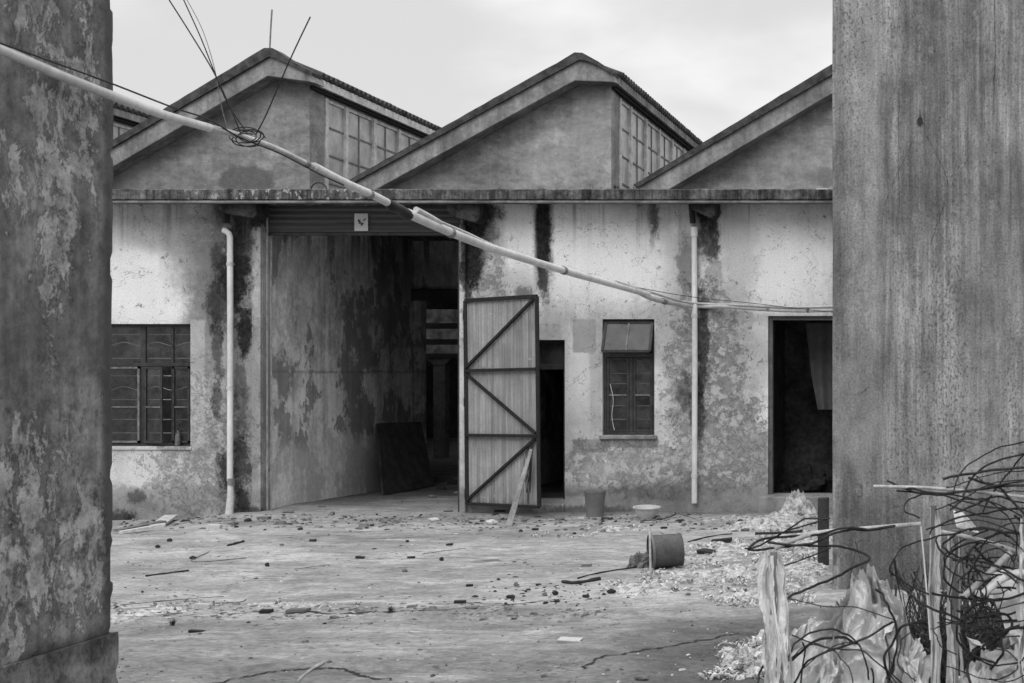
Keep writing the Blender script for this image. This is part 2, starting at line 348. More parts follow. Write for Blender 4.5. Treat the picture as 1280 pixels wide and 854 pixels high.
def pillar_mats():
    t = NT('streaked_render')
    K = F / 10.8
    uv = t.uv(K, 14, 1.6)
    raw = t.sep(t.v_('MULTIPLY_ADD', t.P, (K, 0.0, -K), (VX, 0.0, VY + EYE * K)))
    u, v = raw[0], raw[2]
    big = t.noise(t.sc(t.P, 1, 1, .5), 1.1, 8, .62); mid = t.noise(t.sc(t.P, 1, 1, .45), 6, 9, .7)
    streak = t.noise(t.sc(t.P, 16, 16, .7), 1.0, 7, .62)
    streak2 = t.noise(t.sc(t.P, 5, 5, .25), 1.0, 5, .6)
    grit = t.noise(t.P, 60, 4, .7)
    x = t.mr(big, .32, .68, .15, .26)
    x = t.m_('MULTIPLY', x, t.mr(t.noise(t.sc(t.P, 34, 34, 1.3), 1.0, 6, .7), .3, .7, .74, 1.3)); x = t.m_('MULTIPLY', x, t.mr(streak, .3, .7, .72, 1.24)); x = t.m_('MULTIPLY', x, t.mr(streak2, .32, .68, .80, 1.18))
    brk = t.m_('SUBTRACT', mid, .5)
    # lighter worn strip at the left
    strip = t.m_('MULTIPLY', t.band(t.m_('MULTIPLY_ADD', brk, 22, u), 1058, 1100, 9), t.mr(v, 470, 380))
    x = t.mix(x, .30, t.m_('MULTIPLY', strip, .55))
    for c, r, val, s_, so in (((1148, 250), (30, 55), .10, .5, .5), ((1048, 330), (10, 120), .11, .6, .6), ((1052, 130), (12, 90), .13, .5, .6), ((1062, 525), (38, 78), .185, .85, .1), ((1230, 420), (60, 150), .21, .4, .6),
                              ((1160, 60), (50, 60), .12, .35, .6), ((1235, 700), (70, 90), .06, .7, .5), ((1110, 700), (60, 70), .06, .7, .6), ((1060, 640), (16, 60), .08, .5, .5), ((1100, 600), (30, 50), .11, .4, .6), ((1180, 560), (50, 60), .2, .5, .6)):
        x = t.mix(x, val, t.m_('MULTIPLY', t.blob(uv, c, r, so, brk, .6), s_))
    # mould speckle
    sp = t.noise(t.sc(t.P, 1, 1, .5), 55, 4, .6)
    dens = t.mr(streak2, .35, .65, .0, .08)
    smooth_patch = t.blob(uv, (1062, 525), (38, 78), .1, brk, .6)
    spk = t.m_('MULTIPLY', t.mr(t.m_('ADD', sp, dens), .60, .67), t.m_('SUBTRACT', 1.0, t.m_('MULTIPLY', smooth_patch, .85)))
    x = t.mix(x, .045, t.m_('MULTIPLY', spk, t.mr(big, .4, .6, .15, .55)))
    x = t.m_('MULTIPLY', x, t.mr(t.noise(t.sc(t.P, 1, 1, .6), 3.2, 11, .78), .32, .68, .68, 1.34))
    lt = t.mr(t.noise(t.sc(t.P, 1, 1, .7), 9, 7, .72), .60, .68); x = t.mix(x, .34, t.m_('MULTIPLY', lt, .35))
    cr = t.m_('ABSOLUTE', t.m_('SUBTRACT', t.noise(t.sc(t.P, 1, 1, .45), 1.1, 4, .55, .3), .5))
    x = t.m_('MULTIPLY', x, t.mr(grit, .25, .75, .72, 1.28))
    M['right'] = t.done(x, .95, t.m_('MULTIPLY_ADD', grit, .3, t.m_('MULTIPLY_ADD', spk, -.3, mid)), .008, .8, .1)
    # left pillar
    t = NT('peeling_render')
    s = t.sep(t.P)
    mid = t.noise(t.sc(t.P, 1, 1, .8), 2.6, 10, .68); fine = t.noise(t.P, 22, 6, .7); big = t.noise(t.P, .9, 6, .6)
    streak = t.noise(t.sc(t.P, 8, 8, .5), 1.0, 6, .6)
    x = t.mr(big, .35, .65, .12, .195)
    mot = t.noise(t.P, 7, 10, .78); x = t.m_('MULTIPLY', x, t.mr(mot, .32, .68, .6, 1.45))
    x = t.m_('MULTIPLY', x, t.mr(streak, .3, .7, .7, 1.3)); x = t.m_('MULTIPLY', x, t.mr(fine, .25, .75, .8, 1.2))
    zy = t.v_('MULTIPLY_ADD', t.v_('SUBTRACT', t.noise(t.P, 2, 6, .6, color=True), (.5, .5, .5)), (0, .5, .9), t.P)
    def bl(y, z, ry, rz, so=.6):
        d = t.v_('LENGTH', t.v_('MULTIPLY_ADD', zy, (0.0, 1 / ry, 1 / rz), (0.0, -y / ry, -z / rz))); return t.mr(d, 1 + so, 1 - so)
    zone = bl(6.62, 2.55, .22, .75)
    for q in ((6.9, 2.9, .12, .5), (6.5, 3.3, .2, .3), (6.45, .85, .38, .55), (6.85, .7, .2, .4), (6.35, 2.5, .15, .2), (6.3, 1.2, .25, .3)): zone = t.m_('MAXIMUM', zone, bl(*q))
    pz = t.noise(t.sc(t.P, 1, 1, .75), 7.5, 14, .80, .3)
    flake = t.mr(t.m_('MULTIPLY_ADD', zone, .165, pz), .615, .645)
    x = t.mix(x, t.mr(mot, .35, .65, .20, .48), t.m_('MULTIPLY', flake, t.mr(t.noise(t.P, 18, 8, .8), .35, .6, .25, .9)))
    lowz = t.mr(s[2], 1.35, .8)
    spk = t.m_('MULTIPLY', t.mr(t.noise(t.P, 13, 6, .7), .54, .62), t.mr(s[2], 2.0, 1.3)); x = t.mix(x, .05, t.m_('MULTIPLY', spk, .6))
    x = t.mix(x, .055, t.m_('MULTIPLY', t.mr(t.m_('MULTIPLY_ADD', pz, .12, s[1]), 7.03, 7.11), .75))
    x = t.mix(x, .07, t.m_('MULTIPLY', t.band(t.m_('MULTIPLY_ADD', pz, .4, s[2]), 1.9, 2.15, .25), .45))
    x = t.mix(x, .05, t.m_('MULTIPLY', t.band(t.m_('MULTIPLY_ADD', pz, .14, s[2]), .3, .45, .04), .7))
    x = t.mix(x, t.m_('MULTIPLY', t.mr(mot, .32, .68, .05, .27), t.mr(s[2], .36, .22, .5, 1)), t.mr(s[2], .36, .35))
    M['left'] = t.done(x, .95, t.m_('MULTIPLY_ADD', fine, .3, t.m_('MULTIPLY', flake, .5)), .008, .9, .1)
pillar_mats()

def ground_mat():
    t = NT('dusty_concrete'); s = t.sep(t.P)
    P = t.P
    big = t.noise(t.sc(P, .5, 1, 1), .9, 7, .6, .6); mid = t.noise(t.sc(P, .6, 1.2, 1), 3.5, 9, .7); fine = t.noise(t.sc(P, 1, 1.4, 1), 20, 7, .75)
    lines = t.noise(t.sc(P, .7, 2.2, 1), 2.2, 10, .72, 1.6)
    x = t.mr(big, .33, .67, .235, .37)
    x = t.m_('MULTIPLY', x, t.mr(mid, .3, .7, .84, 1.14)); x = t.m_('MULTIPLY', x, t.mr(lines, .3, .7, .90, 1.10))
    # scraped pale drifts and dark damp areas
    x = t.mix(x, .46, t.m_('MULTIPLY', t.mr(t.noise(t.sc(P, .5, 2.2, 1), 1.5, 9, .66, .5), .58, .66), .6))
    x = t.mix(x, .13, t.m_('MULTIPLY', t.mr(t.noise(t.sc(P, .45, 1.8, 1), 1.25, 9, .68, .8), .60, .68), .6))
    # gritty litter specks
    sp = t.mr(t.noise(t.sc(P, .7, 1, 1), 34, 4, .6), .64, .70); x = t.mix(x, .06, t.m_('MULTIPLY', sp, t.mr(mid, .35, .65, .1, .75)))
    sp2 = t.mr(t.noise(t.sc(P, .6, 1, 1), 27, 5, .65), .66, .70); x = t.mix(x, .5, t.m_('MULTIPLY', sp2, .3))
    # foreground smoother and darker, right corner wet
    fg = t.mr(t.m_('MULTIPLY_ADD', mid, .5, s[1]), 10.1, 9.8)
    x = t.mix(x, t.m_('MULTIPLY', x, .88), fg)
    wet = t.m_('MULTIPLY', t.mr(s[1], 10.2, 9.2), t.mr(t.m_('MULTIPLY_ADD', big, 1.5, s[0]), -2.0, -.8)); x = t.mix(x, .07, t.m_('MULTIPLY', wet, .8))
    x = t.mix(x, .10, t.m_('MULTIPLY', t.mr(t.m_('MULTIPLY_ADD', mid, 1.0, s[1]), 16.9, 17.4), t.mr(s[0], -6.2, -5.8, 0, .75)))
    cr = t.m_('ABSOLUTE', t.m_('SUBTRACT', t.noise(t.sc(P, .4, 1.1, 1), .8, 6, .6, .5), .5)); x = t.mix(x, .05, t.m_('MULTIPLY', t.mr(cr, .0030, .0008), .7))
    x = t.m_('MULTIPLY', x, t.mr(fine, .28, .72, .70, 1.30))
    x = t.m_('MULTIPLY', x, t.mr(t.noise(t.sc(P, 1, 1.6, 1), 5.5, 9, .8), .33, .67, .84, 1.16))
    x = t.m_('MULTIPLY', x, t.mr(t.m_('MULTIPLY_ADD', mid, 1.2, s[1]), 17.2, 20.6, 1, .32))  # ground colour darkened inward, painting the shade of passage and hall
    x = t.m_('MULTIPLY', x, t.mr(t.noise(P, 1.7, 8, .6, 1.0), .35, .65, .84, 1.14))
    h = t.m_('MULTIPLY_ADD', fine, .5, t.m_('MULTIPLY_ADD', lines, .8, mid))
    M['ground'] = t.done(x, .95, h, .02, .9, .1)
ground_mat()

simple('interior', .42, .4, 2)
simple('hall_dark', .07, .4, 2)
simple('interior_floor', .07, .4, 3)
simple('lintel', .03, .3, 4)
simple('frame_dark', .035, .4, 10, .6)
simple('frame_worn', .13, .5, 14, .7)
simple('frame_pale', .52, .3, 8, .7)
simple('muntin', .17, .3, 10, .6)
simple('shutter', .075, .22, 3, .55, stretch=(.4, 1, 6))
simple('pvc', .56, .16, 3, .5, .001, .4, stretch=(1, 1, .4))
simple('pvc_old', .46, .22, 4, .55, .001, .35)
simple('black', .018, .3, 8, .6)
simple('rust', .016, .5, 30, .8, .001)
simple('rebar', .022, .5, 40, .75, .001)
simple('wood', .20, .35, 5, .85, stretch=(1, 1, .3))
simple('wood_dark', .03, .5, 6, .9)
simple('bucket', .15, .15, 4, .55, .001, .3)
simple('bucket_lid', .12, .2, 4, .5, .001, .3)
simple('basin', .46, .12, 4, .45, .001, .4)
simple('drum', .075, .3, 6, .6, .002, .3)
simple('paper', .55, .1, 5, .8, .0005)
simple('rubble_dark', .03, .5, 15, .95, obj=True)
simple('rubble_mid', .14, .5, 15, .95, obj=True)
simple('rubble_pale', .48, .25, 15, .95, obj=True)
simple('fluff', .44, .6, 14, .98)
simple('pole', .34, .3, 10, .7, obj=True)
simple('cloth', .13, .2, 3, .9)
simple('leaf', .05, .4, 12, .8)
simple('tile', .05, .6, 3, .9)

def sheet_mat():
    t = NT('corrugated_sheet'); s = t.sep(t.P)
    st = t.noise(t.sc(t.P, 22, 22, .5), 1.0, 6, .6); mid = t.noise(t.P, 2.4, 8, .65); fine = t.noise(t.P, 30, 4, .7)
    x = t.mr(mid, .3, .7, .20, .29); x = t.m_('MULTIPLY', x, t.mr(st, .3, .7, .66, 1.22)); x = t.m_('MULTIPLY', x, t.mr(fine, .25, .75, .9, 1.1))
    x = t.mix(x, .05, t.m_('MULTIPLY', t.mr(t.m_('MULTIPLY_ADD', st, .25, s[2]), .34, .22), .6))
    for zc in (0.88, 1.70): x = t.mix(x, .07, t.m_('MULTIPLY', t.m_('MULTIPLY', t.mr(st, .5, .62), t.mr(s[2], zc - .3, zc)), t.m_('MULTIPLY', t.mr(s[2], zc + .02, zc), .55)))
    pit = t.mr(t.noise(t.P, 12, 3, .5), .70, .73); x = t.mix(x, .5, t.m_('MULTIPLY', pit, .5))
    M['sheet'] = t.done(x, .6, mid, .002, .5, .4)
sheet_mat()
def glass_mat(name, base, rough, dirt, mixv=.5):
    t = NT(name)
    n = t.noise(t.P, 2.5, 7, .65)
    t.done(t.mr(n, .3, .7, base * .6, base * 1.4), rough, None, spec=.6)
    tr = t.n.new('ShaderNodeBsdfTransparent'); tr.inputs[0].default_value = (.8, .8, .8, 1)
    mx = t.n.new('ShaderNodeMixShader'); t.put(mx.inputs[0], t.mr(t.noise(t.P, 4, 8, .7), .3, .7, mixv - dirt, mixv + dirt))
    t.t.links.new(tr.outputs[0], mx.inputs[1]); t.t.links.new(t.b.outputs[0], mx.inputs[2]); t.t.links.new(mx.outputs[0], t.out.inputs[0])
    M[name] = t.m
glass_mat('glass_dark', .055, .14, .25, .5)
simple('grille', .5, .3, 10, .7)
glass_mat('glass_grey', .05, .45, .1, .8)
glass_mat('glass_dimming', .03, .6, .03, .955)  # almost opaque, added to dim the light of the rear windows
glass_mat('glass_clerestory', .36, .3, .08, .92)
def film_mat():
    t = NT('plastic_film')
    n = t.noise(t.P, 9, 8, .7); a = t.noise(t.sc(t.P, 1, 1, .5), 22, 7, .75)
    t.done(t.m_('MULTIPLY', t.mr(n, .3, .7, .62, .86), t.mr(a, .3, .7, .88, 1.06)), .5, t.m_('ADD', n, a), .014, .9, .35)
    tl = t.n.new('ShaderNodeBsdfTranslucent'); tl.inputs[0].default_value = (.6, .6, .6, 1)
    mx = t.n.new('ShaderNodeMixShader'); mx.inputs[0].default_value = .06
    t.t.links.new(t.b.outputs[0], mx.inputs[1]); t.t.links.new(tl.outputs[0], mx.inputs[2])
    tr = t.n.new('ShaderNodeBsdfTransparent'); m2 = t.n.new('ShaderNodeMixShader')
    t.put(m2.inputs[0], t.mr(n, .66, .8, .0, .2))
    t.t.links.new(mx.outputs[0], m2.inputs[1]); t.t.links.new(tr.outputs[0], m2.inputs[2]); t.t.links.new(m2.outputs[0], t.out.inputs[0])
    M['film'] = t.m
film_mat()

# ------------------------------------------------------------------ ground
def axis(lo, hi, fine0, fine1, step):
    a = []; v = fine0
    while v < fine1: a.append(v); v += step
    a.append(fine1)
    s_ = step; v = fine1
    while v < hi: s_ *= 1.35; v = min(hi, v + s_); a.append(v)
    s_ = step; v = fine0; b = []
    while v > lo: s_ *= 1.35; v = max(lo, v - s_); b.append(v)
    return b[::-1] + a
gx = axis(-400, 400, -12, 2.0, .045); gy = axis(-60, 900, 6.5, 22.2, .045)
vs = [(X, Y, gz(X, Y)) for Y in gy for X in gx]
nx = len(gx)
fs = [(j * nx + i, j * nx + i + 1, (j + 1) * nx + i + 1, (j + 1) * nx + i) for j in range(len(gy) - 1) for i in range(nx - 1)]
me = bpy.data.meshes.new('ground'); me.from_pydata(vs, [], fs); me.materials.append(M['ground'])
for p in me.polygons: p.use_smooth = True
o = bpy.data.objects.new('ground', me); col.objects.link(o); tag(o, kind='structure')

# ------------------------------------------------------------------ factory building
B = empty('factory_building', (-5, D, 0)); B['_o'] = (-5, D, 0)
tag(B, 'derelict sawtooth roofed factory with stained plaster front and flat concrete canopy', 'factory')
Yf, Yb = D, D + .24
XL, XPL, XPR, XR = -17.0, FX(328), FX(576), 4.0
SB = FZ(250, D - .42)      # canopy underside
# window / door openings (x0,x1,z0,z1)
WL = (FX(112), FX(238), FZ(558), FZ(405)); WM = (FX(753), FX(818), FZ(544), FZ(399))
DM = (FX(646), FX(706), .14, FZ(425)); DR = (FX(960), FX(1052), .20, FZ(395))
mb = MB()
wall_holes(mb, XL, XPL, -.4, SB, [WL], Yf, Yb)
mb.build('front_wall', M['facade'], B); mb = MB()
wall_holes(mb, XPR, XR, -.4, SB, [DM, WM, DR], Yf, Yb)
mb.build('front_wall', M['facade'], B)
# pilasters beside the passage
mb = MB(); mb.box((FX(316), D - .035, -.3), (FX(327.5), D - .003, SB - .005)); mb.build('pilaster', M['facade'], B, bevel=.012)
mb = MB(); mb.box((FX(576.5), D - .07, -.3), (FX(584), D - .003, SB - .25))
mb.build('pilaster', M['facade'], B, bevel=.012)
# passage side walls
Yh = 21.7
mb = MB(); mb.box((XPL - .24, Yb + .003, -.3), (XPL - .05, Yh, SB)); mb.build('passage_wall', M['passage'], B)
mb = MB(); mb.box((XPR + .02, Yb + .003, -.3), (XPR + .22, Yh, SB)); mb.build('passage_wall', M['passage'], B)
# guide rails of the shutter
for xa in (XPL - .045, XPR - .07):
    mb = MB(); mb.box((xa, D + .10, -.05), (xa + .05, D + .13, SB)); mb.box((xa, D + .2, -.05), (xa + .05, D + .23, SB)); mb.build('guide_rail', M['frame_pale'] if xa < -7 else M['frame_dark'], B)
# hall front wall (behind the annexe and rising as gables)
OP = (FX(526, Yh), XPR + .02, -.3, FZ(375, Yh))
mb = MB(); wall_holes(mb, XL, XR, -.3, SB + .15, [OP], Yh, Yh + .22); mb.build('hall_wall', M['passage'], B)
mb = MB(); mb.box((FX(513, Yh), Yh - .13, FZ(376, Yh)), (XPR + .01, Yh - .003, FZ(362, Yh))); mb.build('lintel', M['lintel'], B, bevel=.02)
# room partitions and floors
mb = MB()
for xw in (FX(735), FX(925)): mb.box((xw, Yb + .003, -.3), (xw + .12, Yh - .003, SB))
mb.build('partition_wall', M['interior'], B)
mb = MB(); mb.box((FX(925) + .123, D + 3.2, -.3), (XR, D + 3.3, SB)); mb.build('light_catch_wall', simple('room_grey', .24, .6, 2), B)  # nearer wall added behind the right doorway to catch light
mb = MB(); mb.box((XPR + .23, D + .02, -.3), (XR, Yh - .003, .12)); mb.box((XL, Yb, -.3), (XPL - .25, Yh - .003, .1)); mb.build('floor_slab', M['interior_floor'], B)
mb = MB(); mb.box((DR[0] - .1, D - .12, -.2), (DR[1] + .1, D + .25, .185)); mb.build('door_step', M['facade'], B, bevel=.015)
mb = MB(); mb.box((DM[0] - .05, D - .10, -.2), (DM[1] + .01, D + .25, .10)); mb.build('door_step', M['facade'], B, bevel=.015)
# canopy slab, roughened front edge
mb = MB()
zt = FZ(236, D - .42)
xs = [XL + i * .05 for i in range(int((XR - XL) / .05) + 1)]
rows = []
for X in xs:
    j = .010 * mn.noise(Vector((X * 6, 0, 0))) + .006 * mn.noise(Vector((X * 25, 3, 0))); k = .012 * mn.noise(Vector((X * 4, 9, 0)))
    y0 = D - .42
    rows.append([Vector((X, D + 5.1, zt)), Vector((X, y0 + .03, zt + j)), Vector((X, y0 + k, zt - .012 + j)), Vector((X, y0 + k * .6, zt - .07)), Vector((X, y0 + k, SB + .012 + j * .6)), Vector((X, y0 + .02, SB)), Vector((X, D + 5.1, SB))])
n = len(rows[0]); mb.v = [p for r_ in rows for p in r_]
for i in range(len(rows) - 1):
    for k in range(n): a = i * n + k; b = i * n + (k + 1) % n; mb.f.append((a, b, b + n, a + n))
mb.f.append(tuple(range(n))); mb.f.append(tuple((len(rows) - 1) * n + k for k in range(n)))
mb.build('canopy', M['canopy'], B)
# thin pale drip moulding against the wall head
mb = MB(); mb.box((XL, D - .40, SB - .03), (XR, D - .30, SB - .003)); mb.build('drip_edge', M['band'], B, bevel=.006)
# canopy brackets
for x0, x1, hh in ((277, 326, .15), (562, 603, .20), (866, 896, .15)):
    mb = MB(); a, b = FX(x0, D - .2), FX(x1, D - .2)
    mb.prism([(a, SB - .004), (b, SB - .004), (b, SB - hh), (b - .05, SB - hh - .05), (a + .12, SB - hh), (a, SB - hh * .6)], D - .30, D - .003)
    mb.build('bracket', M['mould'] if 'mould' in M else simple('mould', .03, .7, 12, .95, .01), B, bevel=.015)
# roller shutter, partly lowered
mb = MB(); z = SB - .003; zend = FZ(291, D + .15)
while z > zend:
    z2 = max(zend, z - .07)
    mb.quad((XPL - .03, D + .150, z), (XPR + .01, D + .150, z), (XPR + .01, D + .140, z - .035), (XPL - .03, D + .140, z - .035))
    mb.quad((XPL - .03, D + .140, z - .035), (XPR + .01, D + .140, z - .035), (XPR + .01, D + .158, z2), (XPL - .03, D + .158, z2))
    z = z2
sh = mb.build('roller_shutter', M['shutter'], B)
mb = MB(); mb.box((XPL - .03, D + .13, zend - .035), (XPR + .01, D + .165, zend)); o = mb.build('bottom_rail', M['frame_dark'], None)
o.parent = sh; o.location = (0, 0, 0)
def sub(o, parent):      # parent a world-built mesh under a part
    o.parent = parent
    p = parent; loc = Vector((0, 0, 0))
    o.matrix_parent_inverse = Matrix.Identity(4)
    tot = Vector((0, 0, 0))
    while p is not None: tot += Vector(p.location); p = p.parent
    o.location = Vector(o.location) - tot
    return o
o.location = (0, 0, 0); sub(o, sh)

# ---- steel windows
def steel_window(x0, x1, z0, z1, yw, cols, rows_, closed=True, pale=()):
    """cols: x positions of mullions, rows_: z positions of muntins"""
    mb = MB(); t_ = .035
    mb.box((x0, yw, z0), (x0 + t_, yw + .04, z1)); mb.box((x1 - t_, yw, z0), (x1, yw + .04, z1))
    mb.box((x0 + t_, yw, z0), (x1 - t_, yw + .04, z0 + t_)); mb.box((x0 + t_, yw, z1 - t_), (x1 - t_, yw + .04, z1))
    return mb
def window_mid():
    x0, x1, z0, z1 = WM; yw = D + .05
    zt_ = FZ(444); xm = FX(787.5)
    mb = steel_window(x0, x1, z0, z1, yw, (), ())
    mb.box((x0 + .035, yw - .012, zt_ - .025), (x1 - .035, yw + .045, zt_ + .025)); mb.box((xm - .022, yw + .002, z0 + .035), (xm + .022, yw + .038, zt_ - .025))
    w = mb.build('window', M['frame_dark'], B, bevel=.004); w['label'] = 'narrow steel window with its top light tilted outward'
    # lower casement sashes
    for a, b in ((x0 + .038, xm - .026), (xm + .026, x1 - .038)):
        mb = MB(); zz0, zz1 = z0 + .038, zt_ - .028; s_ = .028
        mb.box((a, yw + .006, zz0), (a + s_, yw + .03, zz1)); mb.box((b - s_, yw + .006, zz0), (b, yw + .03, zz1)); mb.box((a + s_, yw + .006, zz0), (b - s_, yw + .03, zz0 + s_)); mb.box((a + s_, yw + .006, zz1 - s_), (b - s_, yw + .03, zz1))
        sub(mb.build('sash', M['frame_dark'], None), w)
        mb = MB(); zc = FZ(494); mb.box((a + s_, yw + .004, zc - .009), (b - s_, yw + .028, zc + .009)); sub(mb.build('muntin', M['frame_worn'], None), w)
        mb = MB(); mb.quad((a, yw + .02, zz0), (b, yw + .02, zz0), (b, yw + .02, zz1), (a, yw + .02, zz1)); sub(mb.build('pane', M['glass_dark'], None), w)
        for zc in (FZ(467), FZ(480), FZ(508), FZ(525)):
            mb = MB(); mb.tube([(a, yw + .09, zc), ((a + b) / 2, yw + .09, zc + .004), (b, yw + .09, zc)], .004, 5); sub(mb.build('grille_bar', M['grille'], None), w)
    # hopper tilted outward at the bottom
    a, b = x0 + .03, x1 - .03; top = Vector((0, yw - .005, z1 - .04)); bot = Vector((0, yw - .17, zt_ + .045))
    mb = MB()
    A0, A1, B0, B1 = [Vector((q, p.y, p.z)) for p in (top, bot) for q in (a, b)]
    mb.bar(A0, A1, .025); mb.bar(B0, B1, .03); mb.bar(A0, B0, .03); mb.bar(A1, B1, .03)
    sub(mb.build('sash', M['frame_dark'], None), w)
    mb = MB(); mb.bar((A0 + A1) / 2, (B0 + B1) / 2, .018); sub(mb.build('muntin', M['frame_worn'], None), w)
    mb = MB(); mb.quad(A0, A1, B1, B0); sub(mb.build('pane', M['glass_grey'], None), w)
    # hanging string inside
    mb = MB(); mb.tube(smooth_path([(a + .05, yw - .0, FZ(480)), (a + .09, yw - .01, FZ(500)), (a + .07, yw - .0, FZ(520)), (a + .1, yw, FZ(538))], 5), .004, 5); sub(mb.build('loose_cord', M['frame_pale'], None), w)
window_mid()
def window_left():
    x0, x1, z0, z1 = WL; yw = D + .07
    zt_ = FZ(456); xm = FX(174.5); xr = FX(211)
    mb = steel_window(x0, x1, z0, z1, yw, (), ())
    mb.box((x0 + .035, yw - .006, zt_ - .02), (x1 - .035, yw + .045, zt_ + .02)); mb.box((xm - .03, yw + .002, z0 + .035), (xm + .03, yw + .038, z1 - .035))
    mb.box((xr - .014, yw + .004, z0 + .035), (xr + .014, yw + .036, z1 - .035))
    w = mb.build('window', M['frame_dark'], B, bevel=.004); w['label'] = 'wide steel window beside the downpipe with one casement ajar'
    cells = [(x0 + .035, xm - .03), (xm + .03, xr - .014), (xr + .014, x1 - .035)]
    for i, (a, b) in enumerate(cells):
        mb = MB(); mb.quad((a, yw + .02, zt_ + .02), (b, yw + .02, zt_ + .02), (b, yw + .02, z1 - .03), (a, yw + .02, z1 - .03)); sub(mb.build('pane', M['glass_dark'], None), w)
        ang = R(24) if i == 1 else 0
        c, s_ = math.cos(ang), math.sin(ang)
        def q(x, z, dy=0): return Vector((a + (x - a) * c, yw - .012 + dy - (x - a) * s_, z))
        b2 = b; zz0, zz1 = z0 + .04, zt_ - .024
        mb = MB()
        for p1, p2 in (((a + .012, zz0), (a + .012, zz1)), ((b2 - .012, zz0), (b2 - .012, zz1)), ((a, zz0 + .012), (b2, zz0 + .012)), ((a, zz1 - .012), (b2, zz1 - .012))): mb.bar(q(*p1), q(*p2), .024)
        sub(mb.build('sash', M['frame_worn'] if i == 0 else M['frame_dark'], None), w)
        mb = MB(); zc = FZ(509); mb.bar(q(a, zc), q(b2, zc), .016); sub(mb.build('muntin', M['frame_worn'], None), w)
        mb = MB(); mb.quad(q(a, zz0, .006), q(b2, zz0, .006), q(b2, zz1, .006), q(a, zz1, .006)); sub(mb.build('pane', M['glass_dark'], None), w)
    for zpx, wav in ((418, 0), (430, 1), (448, 0), (470, 0), (486, 1), (500, 0), (525, 0), (542, 0)):
        mb = MB(); pts = []
        for k in range(41):
            X = x0 + (x1 - x0) * k / 40; pts.append((X, yw + .075, FZ(zpx) + (.022 * math.sin(X * 16) if wav else 0)))
        mb.tube(pts, .005, 5); sub(mb.build('grille_bar', M['grille'], None), w)
    mb = MB(); mb.box((x0 - .02, D - .02, z0 - .045), (x1 + .02, D + .2, z0 - .002)); mb.build('window_sill', M['facade'], B, bevel=.01)
window_left()
mb = MB(); mb.box((WM[0] - .03, D - .03, WM[2] - .05), (WM[1] + .03, D + .04, WM[2] - .003)); mb.build('window_sill', M['band'], B, bevel=.01)

# ---- door frames
mb = MB(); yw = D + .1; x0, x1, z0, z1 = DM
mb.box((x1 - .045, yw, z0), (x1, yw + .06, z1)); mb.box((x0, yw, z0), (x0 + .045, yw + .06, z1)); mb.box((x0 + .045, yw, z1 - .045), (x1 - .045, yw + .06, z1))
mb.box((x0 + .045, yw - .01, FZ(462)), (x1 - .045, yw + .065, FZ(455)))
df = mb.build('door_frame', M['frame_dark'], B, bevel=.004)
mb = MB(); mb.quad((x0 + .04, yw + .03, FZ(455)), (x1 - .04, yw + .03, FZ(455)), (x1 - .04, yw + .03, z1 - .04), (x0 + .04, yw + .03, z1 - .04)); sub(mb.build('pane', M['glass_dark'], None), df)
mb = MB(); x0, x1, z0, z1 = DR; yw = D + .03
mb.box((x0, yw, z0), (x0 + .05, yw + .1, z1)); mb.box((x1 - .05, yw, z0), (x1, yw + .1, z1)); mb.box((x0 + .05, yw, z1 - .05), (x1 - .05, yw + .1, z1)); mb.build('door_frame', simple('frame_mid', .10, .3, 6), B, bevel=.004)

# ---- sheet metal gate of the passage, hinged on the right pilaster, swung open
Lb = Vector((FX(588), D - .10, .10)); Lt = Vector((FX(585.5), D - .10, FZ(376, D - .1)))
Yr = 16.22
Rb = W(674, 634, Yr); Rt = W(671, 370.5, Yr)
gb = MB()
def gp(s_, t_, off=0.0):     # s along width, t along height
    p = (Lb * (1 - s_) + Rb * s_) * (1 - t_) + (Lt * (1 - s_) + Rt * s_) * t_
    nrm = (Rb - Lb).cross(Vector((0, 0, 1))).normalized()
    return p + nrm * off
fr = MB(); t1 = .338; t2 = .655
fr.bar(gp(0, 0), gp(0, 1), .045, .04); fr.bar(gp(1, 0), gp(1, 1), .04, .04); fr.bar(gp(0, 1), gp(1, 1), .04, .045); fr.bar(gp(0, 0), gp(1, 0), .03, .03)
gate = fr.build('gate', M['rust'], B, bevel=.004); gate['label'] = 'open sheet metal gate with rusty angle iron frame'
for a, b in (((0, t2), (1, t2)), ((0, t1), (1, t1)), ((.02, t2 + .015), (.97, .985)), ((.02, t2 - .015), (.98, t1 + .012)), ((.02, .02), (.97, t1 - .015))):
    mb = MB(); w_ = .036 if a[1] == b[1] else .030
    mb.bar(gp(a[0], a[1], .022), gp(b[0], b[1], .022), .028, w_); sub(mb.build('brace', M['rust'], None), gate)
mb = MB(); N_ = 96
for k in range(N_ + 1):
    s_ = .01 + .98 * k / N_; off = -.012 + .008 * math.sin(k * 2 * math.pi / 4.0) + .006 * mn.noise(Vector((k * .12, 4, 0)))
    mb.v.append(gp(s_, .008 + .004 * mn.noise(Vector((k * .4, 0, 0))), off)); mb.v.append(gp(s_, .99, off))
for k in range(N_): mb.f.append((2 * k, 2 * k + 2, 2 * k + 3, 2 * k + 1))
sub(mb.build('sheet_panel', M['sheet'], None, smooth=False), gate)
for t_ in (.05, .5, .93):
    mb = MB(); p = gp(-.02, t_); mb.tube([p + Vector((0, 0, -.05)), p + Vector((0, 0, .05))], .018, 8); mb.bar(p, p + Vector((-.04, .08, 0)), .02); sub(mb.build('hinge', M['rust'], None), gate)
mb = MB()
for k in range(5):
    sx = .86 + .025 * k; L_ = .16 + .05 * (k % 3)
    mb.tube(smooth_path([gp(.97, t1, .035), gp(sx, t1 - .10, .05), gp(sx - .01 * k, t1 - L_ - .06, .045), gp(.95, t1 - .08, .05)], 6), .004, 5)
sub(mb.build('tie_wire', M['rust'], None), gate)

